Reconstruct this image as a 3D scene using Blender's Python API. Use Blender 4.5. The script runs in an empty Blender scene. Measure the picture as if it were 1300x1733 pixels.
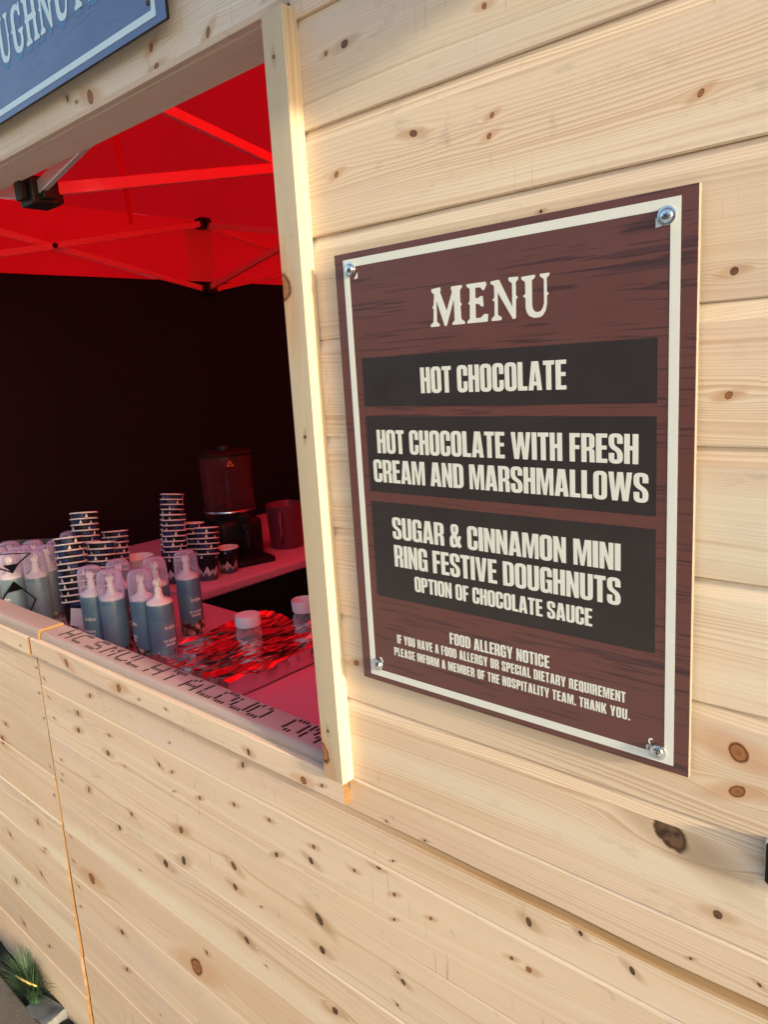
import bpy, bmesh, math, random
from mathutils import Vector, Matrix, noise
from math import radians as RAD, pi as PI, sin, cos
random.seed(7)
SC = bpy.context.scene
COL = SC.collection

# ------------------------------------------------------------------ camera
cd = bpy.data.cameras.new('camera'); cam = bpy.data.objects.new('camera', cd); COL.objects.link(cam)
_R = ((0.74615202, -0.66042870, -0.08420866), (0.66289099, 0.72519143, 0.18620666), (-0.06190882, -0.19475964, 0.97889529))
cam.matrix_world = Matrix(((_R[0][0], _R[0][2], -_R[0][1], 0.65117833), (_R[1][0], _R[1][2], -_R[1][1], -0.66797797),
                           (_R[2][0], _R[2][2], -_R[2][1], 1.74566337), (0, 0, 0, 1)))
cd.sensor_fit = 'HORIZONTAL'; cd.sensor_width = 36; cd.lens = 36*1268.1358/1300; cd.clip_start = .02; cd.clip_end = 500
SC.camera = cam

# ------------------------------------------------------------------ light
SUN_EL, SUN_AZ = 11, 6          # elevation; how far in front of the wall the sun stands (it comes from the right)
sd = Vector((cos(RAD(SUN_EL))*cos(RAD(SUN_AZ)), -cos(RAD(SUN_EL))*sin(RAD(SUN_AZ)), sin(RAD(SUN_EL))))
W = bpy.data.worlds.new('World'); SC.world = W; W.use_nodes = True
wn = W.node_tree.nodes; wn.clear()
sky = wn.new('ShaderNodeTexSky'); sky.sky_type = 'NISHITA'; sky.sun_disc = False
sky.sun_elevation = RAD(SUN_EL); sky.sun_rotation = math.atan2(sd.x, sd.y); sky.air_density = 1.0; sky.dust_density = 2.5; sky.ozone_density = 1.0
bg = wn.new('ShaderNodeBackground'); bg.inputs[1].default_value = .15
wo = wn.new('ShaderNodeOutputWorld'); W.node_tree.links.new(sky.outputs[0], bg.inputs[0]); W.node_tree.links.new(bg.outputs[0], wo.inputs[0])
sl = bpy.data.lights.new('sun', 'SUN'); sl.energy = 3.0; sl.angle = RAD(3); sl.color = (1, .85, .55)
so = bpy.data.objects.new('sun', sl); COL.objects.link(so); so.rotation_euler = sd.to_track_quat('Z', 'Y').to_euler()
SC.view_settings.view_transform = 'Standard'; SC.view_settings.look = 'None'; SC.view_settings.gamma = 1; SC.view_settings.exposure = 1.55
SC.cycles.max_bounces = 10; SC.cycles.transparent_max_bounces = 24

# ------------------------------------------------------------------ node helpers
class NT:
    def __init__(s, name):
        s.m = bpy.data.materials.new(name); s.m.use_nodes = True; s.t = s.m.node_tree; s.t.nodes.clear()
        s.out = s.t.nodes.new('ShaderNodeOutputMaterial')
    def n(s, ty, **kw):
        o = s.t.nodes.new(ty)
        for k, v in kw.items(): setattr(o, k, v)
        return o
    def set(s, sock, v):
        if isinstance(v, bpy.types.NodeSocket): s.t.links.new(v, sock)
        elif isinstance(v, (tuple, list)) and len(v) == 3 and sock.type == 'RGBA': sock.default_value = (*v, 1)
        else: sock.default_value = v
    def M(s, op, a, b=0., c=0., clamp=False):
        o = s.n('ShaderNodeMath', operation=op, use_clamp=clamp); s.set(o.inputs[0], a); s.set(o.inputs[1], b); s.set(o.inputs[2], c); return o.outputs[0]
    def V(s, x, y, z=0.):
        o = s.n('ShaderNodeCombineXYZ'); s.set(o.inputs[0], x); s.set(o.inputs[1], y); s.set(o.inputs[2], z); return o.outputs[0]
    def X(s, v):
        o = s.n('ShaderNodeSeparateXYZ'); s.set(o.inputs[0], v); return o.outputs
    def noise(s, v, scale=1., detail=2., rough=.5):
        o = s.n('ShaderNodeTexNoise'); s.set(o.inputs['Vector'], v); o.inputs['Scale'].default_value = scale; o.inputs['Detail'].default_value = detail; o.inputs['Roughness'].default_value = rough
        return o.outputs[0]
    def mix(s, f, a, b, mode='MIX'):
        o = s.n('ShaderNodeMix', data_type='RGBA', blend_type=mode); s.set(o.inputs[0], f); s.set(o.inputs[6], a); s.set(o.inputs[7], b); return o.outputs[2]
    def ss(s, x, a, b, lo=0., hi=1.):
        o = s.n('ShaderNodeMapRange', interpolation_type='SMOOTHSTEP'); s.set(o.inputs[0], x)
        for i, v in ((1, a), (2, b), (3, lo), (4, hi)): s.set(o.inputs[i], v)
        return o.outputs[0]
    def attr(s, name):
        o = s.n('ShaderNodeAttribute', attribute_name=name); return o.outputs
    def bump(s, h, strength=.3, dist=.001):
        o = s.n('ShaderNodeBump'); s.set(o.inputs['Height'], h); o.inputs['Strength'].default_value = strength; o.inputs['Distance'].default_value = dist; return o.outputs[0]
    def bsdf(s, color, rough=.5, metal=0., spec=.5, normal=None, **kw):
        o = s.n('ShaderNodeBsdfPrincipled'); s.set(o.inputs['Base Color'], color); s.set(o.inputs['Roughness'], rough); s.set(o.inputs['Metallic'], metal)
        s.set(o.inputs['Specular IOR Level'], spec)
        if normal is not None: s.set(o.inputs['Normal'], normal)
        for k, v in kw.items(): s.set(o.inputs[k], v)
        return o.outputs[0]
    def mixs(s, f, a, b):
        o = s.n('ShaderNodeMixShader'); s.set(o.inputs[0], f); s.set(o.inputs[1], a); s.set(o.inputs[2], b); return o.outputs[0]
    def done(s, sh): s.t.links.new(sh, s.out.inputs[0]); return s.m
    def obj(s): return s.n('ShaderNodeTexCoord').outputs['Object']

def plain(name, c, rough=.5, metal=0., spec=.5, vary=.12, scale=40., bump=.0):
    t = NT(name); o = t.obj(); nz = t.noise(o, scale, 4)
    f = t.M('MULTIPLY_ADD', nz, 2*vary, 1-vary)
    cc = t.mix(1., c, t.V(f, f, f), 'MULTIPLY')
    nr = t.bump(nz, bump, .002) if bump else None
    return t.done(t.bsdf(cc, t.M('MULTIPLY_ADD', nz, .2, rough-.1, clamp=True), metal, spec, nr))

def wood(name, early, late, pink, pale, grey=0., ring=230.):
    """pine: growth rings bent round every knot, fibres, darker and paler streaks; knots come from corner attributes"""
    t = NT(name)
    u, v, sd_ = t.X(t.attr('grain')[1])          # along, across, board seed
    ku, kv, kr = t.X(t.attr('knot')[1])
    ks, ke, kseed = t.X(t.attr('kstyle')[1])
    wane, rough_face, _ = t.X(t.attr('tint')[1])
    # ring field
    rho2 = t.M('ADD', t.M('POWER', t.M('MULTIPLY', ku, .33), 2), t.M('POWER', kv, 2))
    r1 = t.M('MULTIPLY', kr, 1.4); r2 = t.M('MULTIPLY', r1, r1)
    q = t.M('DIVIDE', r2, t.M('MAXIMUM', rho2, t.M('MAXIMUM', r2, 1e-7)))
    q = t.M('MULTIPLY', q, t.ss(t.M('SQRT', rho2), .075, .01))
    vw = t.M('SUBTRACT', v, t.M('MULTIPLY', t.M('MULTIPLY', kv, q), .9))
    so_ = t.M('MULTIPLY', sd_, 13.7)
    warp = t.noise(t.V(t.M('MULTIPLY', u, 1.3), t.M('MULTIPLY', v, 7.), so_), 1., 2)
    warp2 = t.noise(t.V(t.M('MULTIPLY', u, .55), t.M('MULTIPLY', v, 3.), t.M('ADD', so_, 5.)), 1., 1)
    warp3 = t.noise(t.V(t.M('MULTIPLY', u, 9.), t.M('MULTIPLY', v, 30.), so_), 1., 2)
    vr = t.M('ADD', vw, t.M('MULTIPLY', t.M('SUBTRACT', warp, .5), .035))
    vr = t.M('ADD', vr, t.M('MULTIPLY', t.M('SUBTRACT', warp2, .5), .16))
    vr = t.M('ADD', vr, t.M('MULTIPLY', t.M('SUBTRACT', warp3, .5), .0022))
    # uneven ring width
    uneven = t.noise(t.V(0., t.M('MULTIPLY', vr, 28.), so_), 1., 2)
    ph = t.M('ADD', t.M('MULTIPLY', vr, ring), t.M('MULTIPLY', uneven, 11.))
    saw = t.M('FRACT', ph)
    latew = t.M('MULTIPLY', t.ss(saw, .25, .88), t.ss(saw, 1., .93))
    ampn = t.noise(t.V(t.M('MULTIPLY', u, 1.1), t.M('MULTIPLY', vr, 18.), so_), 1., 2)
    amp = t.ss(ampn, .30, .72, .05, .82)
    fib = t.noise(t.V(t.M('MULTIPLY', u, 14.), t.M('MULTIPLY', vw, 900.), so_), 1., 2)
    col = t.mix(t.M('MULTIPLY', latew, amp), early, late)
    stripe = t.noise(t.V(t.M('MULTIPLY', u, .5), t.M('MULTIPLY', vr, 11.), t.M('ADD', so_, 9.)), 1., 3)
    col = t.mix(t.ss(stripe, .50, .66, 0., .9), col, t.mix(.45, pink, col))
    col = t.mix(t.ss(stripe, .47, .32, 0., .9), col, t.mix(.35, pale, col))
    wide = t.noise(t.V(t.M('MULTIPLY', u, .9), t.M('MULTIPLY', v, 4.), t.M('ADD', so_, 31.)), 1., 3)
    col = t.mix(t.ss(wide, .52, .72, 0., .55), col, t.mix(.5, (.60, .38, .24), col))
    line = t.noise(t.V(t.M('MULTIPLY', u, .8), t.M('MULTIPLY', vr, 85.), t.M('ADD', so_, 3.)), 1., 1)
    col = t.mix(t.ss(line, .64, .74, 0., .5), col, late)
    col = t.mix(t.M('MULTIPLY', t.M('SUBTRACT', fib, .5), .5), col, (.25, .15, .08))
    f2 = t.M('MULTIPLY_ADD', fib, .16, .92)
    bt = t.M('MULTIPLY_ADD', t.M('FRACT', t.M('MULTIPLY', sd_, 7.31)), .15, .88)
    f2 = t.M('MULTIPLY', f2, bt)
    col = t.mix(1., col, t.V(f2, f2, f2), 'MULTIPLY')
    bl = t.noise(t.V(t.M('MULTIPLY', u, 2.), t.M('MULTIPLY', v, 12.), t.M('ADD', so_, 20.)), 1., 3)
    col = t.mix(t.ss(bl, .62, .80, 0., .30 + grey), col, (.36, .33, .31))
    # planer marks and dirt specks
    dirt = t.noise(t.V(t.M('MULTIPLY', u, 45.), t.M('MULTIPLY', v, 16.), so_), 1., 4)
    col = t.mix(t.ss(dirt, .66, .78, 0., .28), col, (.22, .17, .13))
    # wane stripe (barky brown edge)
    col = t.mix(t.M('MULTIPLY', wane, t.ss(fib, .2, .7, .7, 1.)), col, (.34, .20, .09))
    col = t.mix(rough_face, col, t.mix(fib, (.12, .065, .03), (.25, .14, .06)))
    # scars: short vertical saw scratches
    sc = t.noise(t.V(t.M('MULTIPLY', u, 260.), t.M('MULTIPLY', v, 7.), so_), 1., 1)
    scm = t.M('MULTIPLY', t.ss(sc, .71, .76), t.ss(t.noise(t.V(t.M('MULTIPLY', u, 3.), t.M('MULTIPLY', v, 5.), so_), 1., 1), .56, .66))
    col = t.mix(t.M('MULTIPLY', scm, .5), col, (.26, .14, .08))
    scuff = t.noise(t.V(t.M('MULTIPLY', u, 22.), t.M('MULTIPLY', v, 60.), t.M('ADD', so_, 41.)), 1., 4, .65)
    sz = t.noise(t.V(t.M('MULTIPLY', u, 2.2), t.M('MULTIPLY', v, 6.), t.M('ADD', so_, 51.)), 1., 2)
    col = t.mix(t.M('MULTIPLY', t.ss(scuff, .55, .68), t.ss(sz, .5, .66, 0., .32)), col, (.33, .28, .25))
    lil = t.noise(t.V(t.M('MULTIPLY', u, 1.6), t.M('MULTIPLY', v, 9.), t.M('ADD', so_, 61.)), 1., 2)
    col = t.mix(t.ss(lil, .55, .75, 0., .5), col, t.mix(.4, (.60, .50, .50), col))
    # knots
    wob = t.noise(t.V(t.M('MULTIPLY', ku, 90.), t.M('MULTIPLY', kv, 90.), kseed), 1., 3)
    ru = t.M('DIVIDE', ku, t.M('MULTIPLY', kr, ke))
    rv = t.M('DIVIDE', kv, kr)
    rv = t.M('ADD', rv, t.M('MULTIPLY', ru, t.M('MULTIPLY', t.M('SUBTRACT', t.M('FRACT', t.M('MULTIPLY', kseed, 3.3)), .5), .9)))
    dk = t.M('SQRT', t.M('ADD', t.M('POWER', ru, 2), t.M('POWER', rv, 2)))
    dk = t.M('ADD', dk, t.M('MULTIPLY', t.M('SUBTRACT', wob, .5), .5))
    tail = t.M('SQRT', t.M('ADD', t.M('POWER', t.M('MULTIPLY', ru, .28), 2), t.M('POWER', t.M('MULTIPLY', rv, .8), 2)))
    has = t.ss(kr, .0005, .0015)
    col = t.mix(t.M('MULTIPLY', t.M('MULTIPLY', t.ss(tail, 1.7, .6), has), .50), col, t.mix(ks, (.50, .24, .11), (.33, .20, .11)))
    kring = t.M('MULTIPLY_ADD', t.M('SINE', t.M('MULTIPLY', dk, 15.)), t.M('MULTIPLY', wob, .3), t.M('MULTIPLY_ADD', wob, .6, .4))
    red = t.mix(kring, (.17, .065, .025), (.36, .155, .065))
    red = t.mix(t.ss(dk, .35, .05, 0., .6), red, (.15, .06, .03))
    blk = t.mix(t.ss(wob, .30, .60), (.022, .014, .011), (.15, .085, .048))
    kc = t.mix(t.ss(ks, .3, .7), red, blk)
    kc = t.mix(t.M('MULTIPLY', t.ss(t.M('ABSOLUTE', t.M('SUBTRACT', dk, .80)), .17, .02), .8), kc, (.06, .03, .015))
    kmask = t.M('MULTIPLY', t.ss(dk, 1.10, .84), has)
    col = t.mix(kmask, col, kc)
    h = t.M('ADD', t.M('MULTIPLY', latew, .3), t.M('MULTIPLY', fib, .5))
    h = t.M('SUBTRACT', h, t.M('MULTIPLY', t.M('MULTIPLY', kmask, ks), 1.2))
    return t.done(t.bsdf(col, t.M('MULTIPLY_ADD', fib, .2, .5), 0., .3, t.bump(h, .35, .0006)))

M = {}
PINE = ((.76, .615, .47), (.53, .355, .225), (.68, .52, .44), (.82, .76, .63))
M['pine'] = wood('pine', *PINE)
M['pine_grey'] = wood('weathered_pine', (.60, .50, .38), (.44, .33, .22), (.55, .43, .33), (.66, .60, .50), .25, 260.)
M['pine_pale'] = wood('pale_beam_timber', (.76, .68, .58), (.58, .48, .38), (.70, .58, .50), (.80, .75, .66), .15, 230.)
M['pine_post'] = wood('post_timber', (.50, .42, .31), (.38, .29, .19), (.46, .36, .26), (.55, .48, .36), .15, 210.)
M['pine_sill'] = wood('sill_timber', (.40, .32, .30), (.28, .21, .195), (.37, .28, .265), (.44, .37, .345), .3, 300.)

# ------------------------------------------------------------------ object helpers
def link(o, parent=None):
    COL.objects.link(o)
    if parent is not None: o.parent = parent
    return o
def tag(o, label=None, cat=None, group=None, kind=None):
    if label: o['label'] = label
    if cat: o['category'] = cat
    if group: o['group'] = group
    if kind: o['kind'] = kind
    return o
def empty(name, loc, label, cat, group=None, rz=0.):
    o = bpy.data.objects.new(name, None); o.location = loc; o.rotation_euler = (0, 0, rz); o.empty_display_size = .05
    return tag(link(o), label, cat, group)
def obj(name, bm, mats, parent=None, smooth=False, loc=None):
    me = bpy.data.meshes.new(name)
    if isinstance(bm, bmesh.types.BMesh): bmesh.ops.recalc_face_normals(bm, faces=bm.faces[:]); bm.to_mesh(me); bm.free()
    else: me = bm
    if len(me.materials): me.materials.clear()
    for m in (mats if isinstance(mats, (list, tuple)) else [mats]): me.materials.append(m)
    if smooth:
        me.polygons.foreach_set('use_smooth', [True]*len(me.polygons))
        if smooth != True: me.set_sharp_from_angle(angle=RAD(smooth))
    o = bpy.data.objects.new(name, me)
    if loc is not None: o.location = loc
    return link(o, parent)
def box(bm, lo, hi, bev=.0, mat=0, seg=2, mtx=None):
    lo, hi = Vector(lo), Vector(hi); c = (lo+hi)/2; s = hi-lo
    r = bmesh.ops.create_cube(bm, size=1, matrix=Matrix.Translation(c) @ Matrix.Diagonal((*s, 1)))
    vs = r['verts']; fs = list({f for v in vs for f in v.link_faces})
    if bev > 0:
        es = list({e for v in vs for e in v.link_edges})
        rr = bmesh.ops.bevel(bm, geom=es, offset=bev, segments=seg, profile=.5, affect='EDGES')
        fs = list({f for v in rr['verts'] for f in v.link_faces} | {f for f in fs if f.is_valid}); vs = list({v for f in fs for v in f.verts})
    for f in fs: f.material_index = mat
    if mtx is not None: bmesh.ops.transform(bm, matrix=mtx, verts=vs)
    return vs
def lathe(bm, prof, seg=28, loc=(0, 0, 0), mat=0, cap=True, mtx=None):
    rings = []
    new = []
    for r, z in prof:
        if r < 1e-6: v = [bm.verts.new((0, 0, z))]
        else: v = [bm.verts.new((r*cos(2*PI*i/seg), r*sin(2*PI*i/seg), z)) for i in range(seg)]
        rings.append(v); new += v
    for a, b in zip(rings, rings[1:]):
        for i in range(seg):
            j = (i+1) % seg
            if len(a) == 1 and len(b) == 1: continue
            if len(a) == 1: f = bm.faces.new((a[0], b[i], b[j]))
            elif len(b) == 1: f = bm.faces.new((a[i], a[j], b[0]))
            else: f = bm.faces.new((a[i], a[j], b[j], b[i]))
            f.material_index = mat; f.smooth = True
    if cap:
        for rg in (rings[0], rings[-1]):
            if len(rg) > 1:
                try: f = bm.faces.new(rg); f.material_index = mat
                except ValueError: pass
    bmesh.ops.transform(bm, matrix=(mtx or Matrix.Identity(4)) if mtx else Matrix.Translation(loc), verts=new)
    return new
def tube(bm, pts, r, seg=8, mat=0, rect=None, roll=None):
    """round tube, or with rect=(w,h) a square bar, along pts"""
    pts = [Vector(p) for p in pts]; rings = []
    for i, p in enumerate(pts):
        d = (pts[min(i+1, len(pts)-1)] - pts[max(i-1, 0)]).normalized()
        upv = Vector(roll) if roll else (Vector((0, 0, 1)) if abs(d.z) < .95 else Vector((1, 0, 0)))
        s = d.cross(upv).normalized(); t = s.cross(d).normalized()
        if rect: cs = [(-rect[0]/2, -rect[1]/2), (rect[0]/2, -rect[1]/2), (rect[0]/2, rect[1]/2), (-rect[0]/2, rect[1]/2)]
        else:
            rr = r[i] if isinstance(r, (list, tuple)) else r
            cs = [(rr*cos(2*PI*k/seg), rr*sin(2*PI*k/seg)) for k in range(seg)]
        rings.append([bm.verts.new(p + s*a + t*b) for a, b in cs])
    n = len(rings[0])
    for a, b in zip(rings, rings[1:]):
        for k in range(n):
            f = bm.faces.new((a[k], a[(k+1) % n], b[(k+1) % n], b[k])); f.material_index = mat; f.smooth = not rect
    for rg in (rings[0], rings[-1]):
        f = bm.faces.new(rg); f.material_index = mat

class Wood:
    """timber mesh builder: planks with grain direction, board seed and nearest-knot coordinates on every corner"""
    def __init__(s): s.v = []; s.f = []; s.gr = []; s.kn = []; s.ks = []; s.ti = []
    def quad(s, P, uv, seed, knots=(), wane=0.):
        i = len(s.v); s.v += [tuple(p) for p in P]; s.f.append(tuple(range(i, i+len(P))))
        cu = sum(a for a, b in uv)/len(uv); cv = sum(b for a, b in uv)/len(uv)
        best = None
        for k in knots:
            d = ((cu-k[0])*.35)**2 + (cv-k[1])**2
            d = d/(k[2]+.003)**2
            if best is None or d < best[0]: best = (d, k)
        for a, b in uv:
            s.gr.append((a + seed*3.17 % 5, b + seed*1.31 % 3, seed))
            if best: k = best[1]; s.kn.append((a-k[0], b-k[1], k[2])); s.ks.append((k[3], k[4], k[5] if len(k) > 5 else (k[0]*37.7+k[1]*91.3) % 7))
            else: s.kn.append((1, 1, 0)); s.ks.append((0, 1, 0))
            s.ti.append((min(wane, 1.), 1. if wane > 1 else 0., 0))
    def prism(s, prof, a0, a1, fn, seed, knots=(), du=.02, dv=.012, closed=True, wanes=(), fan=None, cut=0.):
        """prof: list of (d, h); v is measured as h on faces parallel to h and continues round the corners"""
        pts = list(prof) + ([prof[0]] if closed else [])
        vv = [prof[0][1]]
        for p, q in zip(pts, pts[1:]):
            L = math.hypot(q[0]-p[0], q[1]-p[1]); vv.append(vv[-1] + L)
        # shift so the longest front run has v == h
        nu = max(1, int((a1-a0)/du))
        for si, (p, q) in enumerate(zip(pts, pts[1:])):
            L = math.hypot(q[0]-p[0], q[1]-p[1])
            if L < 1e-7: continue
            front = abs(q[0]-p[0]) < .3*abs(q[1]-p[1]) and p[0] <= min(x[0] for x in prof) + .02
            nv = max(1, int(L/dv)) if front else max(1, int(L/(dv*2)))
            for j in range(nv):
                t0, t1 = j/nv, (j+1)/nv
                A = (p[0]+(q[0]-p[0])*t0, p[1]+(q[1]-p[1])*t0); B = (p[0]+(q[0]-p[0])*t1, p[1]+(q[1]-p[1])*t1)
                if front: va, vb = A[1], B[1]
                else: va, vb = vv[si]+L*t0 + .3, vv[si]+L*t1 + .3
                for i in range(nu):
                    ua, ub = a0+(a1-a0)*i/nu, a0+(a1-a0)*(i+1)/nu
                    s.quad((fn(ua, *A), fn(ub, *A), fn(ub, *B), fn(ua, *B)), ((ua, va), (ub, va), (ub, vb), (ua, vb)), seed, knots if front else (), max(0., min(1., (ua+.26)/.45)) if si in wanes else 0.)
        if closed:
            for a in (a0, a1):
                s.quad([fn(a, *p) for p in prof], [(p[0]*.25, p[1]) for p in prof], seed + 11.5, (), 2.)
    def build(s, name, mat, parent=None, smooth=None):
        me = bpy.data.meshes.new(name); me.from_pydata(s.v, [], s.f)
        for nm, data in (('grain', s.gr), ('knot', s.kn), ('kstyle', s.ks), ('tint', s.ti)):
            at = me.attributes.new(nm, 'FLOAT_VECTOR', 'CORNER'); at.data.foreach_set('vector', [c for t in data for c in t])
        bm = bmesh.new(); bm.from_mesh(me); bmesh.ops.remove_doubles(bm, verts=bm.verts[:], dist=1e-5); bmesh.ops.recalc_face_normals(bm, faces=bm.faces[:]); bm.to_mesh(me); bm.free()
        me.materials.append(mat); o = bpy.data.objects.new(name, me)
        return link(o, parent)

# ------------------------------------------------------------------ lettering: own outlines, drawn as filled curves
def rounded(pts, closed=True):
    out = []; n = len(pts)
    for i, p in enumerate(pts):
        r = p[2] if len(p) > 2 else 0
        if r <= 0: out.append((p[0], p[1])); continue
        a = Vector(pts[i-1][:2]); c = Vector(pts[(i+1) % n][:2]); b = Vector(p[:2])
        da, dc = (a-b), (c-b); ra = min(r, da.length*.5 if len(pts[i-1]) > 2 else da.length*.95); rc = min(r*1.25 if False else r, dc.length*.5 if len(pts[(i+1) % n]) > 2 else dc.length*.95)
        s0 = b + da.normalized()*ra; e0 = b + dc.normalized()*rc
        for k in range(7):
            t = k/6; q = s0*(1-t)**2 + b*2*t*(1-t)*.96 + b*0.04*2*t*(1-t) + e0*t*t
            out.append((q.x, q.y))
    return out
s_ = .165
GL = {
 'H': (.41, [[(0,0),(0,1),(s_,1),(s_,.60),(.245,.60),(.245,1),(.41,1),(.41,0),(.245,0),(.245,.455),(s_,.455),(s_,0)]]),
 'O': (.42, [[(0,1.01,.19),(.42,1.01,.19),(.42,-.01,.19),(0,-.01,.19)], [(s_,.87,.05),(.42-s_,.87,.05),(.42-s_,.13,.05),(s_,.13,.05)]]),
 'T': (.37, [[(.1,0),(.1,.855),(0,.855),(0,1),(.37,1),(.37,.855),(.27,.855),(.27,0)]]),
 'C': (.41, [[(.41,.61),(.41,1.01,.19),(0,1.01,.19),(0,-.01,.19),(.41,-.01,.19),(.41,.40),(.25,.40),(.25,.13,.05),(s_,.13,.05),(s_,.87,.05),(.25,.87,.05),(.25,.61)]]),
 'L': (.33, [[(0,0),(0,1),(.17,1),(.17,.145),(.33,.145),(.33,0)]]),
 'A': (.46, [[(0,0),(.115,1),(.345,1),(.46,0),(.295,0),(.28,.165),(.18,.165),(.165,0)], [(.195,.30),(.265,.30),(.23,.70)]]),
 'E': (.345, [[(0,0),(0,1),(.345,1),(.345,.86),(.17,.86),(.17,.59),(.325,.59),(.325,.455),(.17,.455),(.17,.14),(.345,.14),(.345,0)]]),
 'F': (.335, [[(0,0),(0,1),(.335,1),(.335,.86),(.17,.86),(.17,.58),(.315,.58),(.315,.44),(.17,.44),(.17,0)]]),
 'I': (.17, [[(0,0),(0,1),(.17,1),(.17,0)]]),
 'W': (.70, [[(0,1),(.155,1),(.205,.36),(.265,1),(.435,1),(.495,.36),(.545,1),(.70,1),(.59,0),(.42,0),(.35,.55),(.28,0),(.11,0)]]),
 'R': (.42, [[(0,0),(0,1),(.415,1,.18),(.415,.50,.10),(.335,.475),(.41,.43,.07),(.42,0),(.26,0),(.25,.40,.04),(s_,.40),(s_,0)], [(s_,.525),(.25,.525,.04),(.25,.875,.04),(s_,.875)]]),
 'S': (.42, [[(.42,.665),(.42,1.01,.19),(0,1.01,.19),(0,.55,.15),(.255,.37,.09),(.255,.125,.045),(s_,.125,.045),(s_,.35),(0,.35),(0,-.01,.19),(.42,-.01,.19),(.42,.43,.17),(s_,.62,.09),(s_,.88,.045),(.255,.88,.045),(.255,.665)]]),
 'M': (.575, [[(0,0),(0,1),(.205,1),(.2875,.40),(.37,1),(.575,1),(.575,0),(.44,0),(.44,.70),(.345,0),(.23,0),(.135,.70),(.135,0)]]),
 'N': (.42, [[(0,0),(0,1),(.155,1),(.275,.47),(.275,1),(.42,1),(.42,0),(.275,0),(.145,.53),(.145,0)]]),
 'D': (.42, [[(0,0),(0,1),(.42,1,.2),(.42,0,.2)], [(s_,.125),(.255,.125,.06),(.255,.875,.06),(s_,.875)]]),
 'U': (.42, [[(0,1),(s_,1),(s_,.125,.05),(.255,.125,.05),(.255,1),(.42,1),(.42,-.01,.19),(0,-.01,.19)]]),
 'G': (.42, [[(.42,.64),(.42,1.01,.19),(0,1.01,.19),(0,-.01,.19),(.30,-.01,.08),(.335,.08),(.345,0),(.42,0),(.42,.53),(.22,.53),(.22,.405),(.265,.405),(.265,.13,.05),(s_,.13,.05),(s_,.87,.05),(.255,.87,.05),(.255,.64)]]),
 'P': (.41, [[(0,0),(0,1),(.41,1,.19),(.41,.40,.19),(s_,.40),(s_,0)], [(s_,.525),(.245,.525,.05),(.245,.875,.05),(s_,.875)]]),
 'V': (.45, [[(0,1),(.165,1),(.225,.28),(.285,1),(.45,1),(.325,0),(.125,0)]]),
 'Y': (.45, [[(0,1),(.165,1),(.225,.60),(.285,1),(.45,1),(.31,.36),(.31,0),(.14,0),(.14,.36)]]),
 'K': (.45, [[(0,0),(0,1),(s_,1),(s_,.62),(.28,1),(.44,1),(.305,.56),(.45,0),(.28,0),(.205,.34),(s_,.26),(s_,0)]]),
 'B': (.415, [[(0,0),(0,1),(.405,1,.16),(.405,.56,.10),(.345,.52),(.415,.47,.10),(.415,0,.17)], [(s_,.575),(.245,.575,.04),(.245,.875,.04),(s_,.875)], [(s_,.125),(.25,.125,.04),(.25,.45,.04),(s_,.45)]]),
 'Q': (.42, [[(0,1.01,.19),(.42,1.01,.19),(.42,.07),(.44,-.03),(.31,-.06),(.27,-.01),(0,-.01,.17)], [(s_,.87,.05),(.255,.87,.05),(.255,.13,.05),(s_,.13,.05)]]),
 '&': (.48, [[(.05,1.01,.16),(.37,1.01,.16),(.37,.63,.13),(.29,.53),(.335,.41),(.37,.53),(.48,.49),(.405,.26),(.48,.06),(.37,-.02),(.315,.06),(.22,-.01,.10),(0,-.01,.17),(0,.43,.12),(.095,.54),(.05,.66,.10)], [(.185,.66),(.235,.70,.03),(.235,.89,.03),(.185,.89,.03),(.18,.70)], [(.15,.13,.04),(.235,.14),(.19,.42),(.15,.36,.03)]]),
 '.': (.15, [[(0,0),(0,.15),(.15,.15),(.15,0)]]),
}
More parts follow.
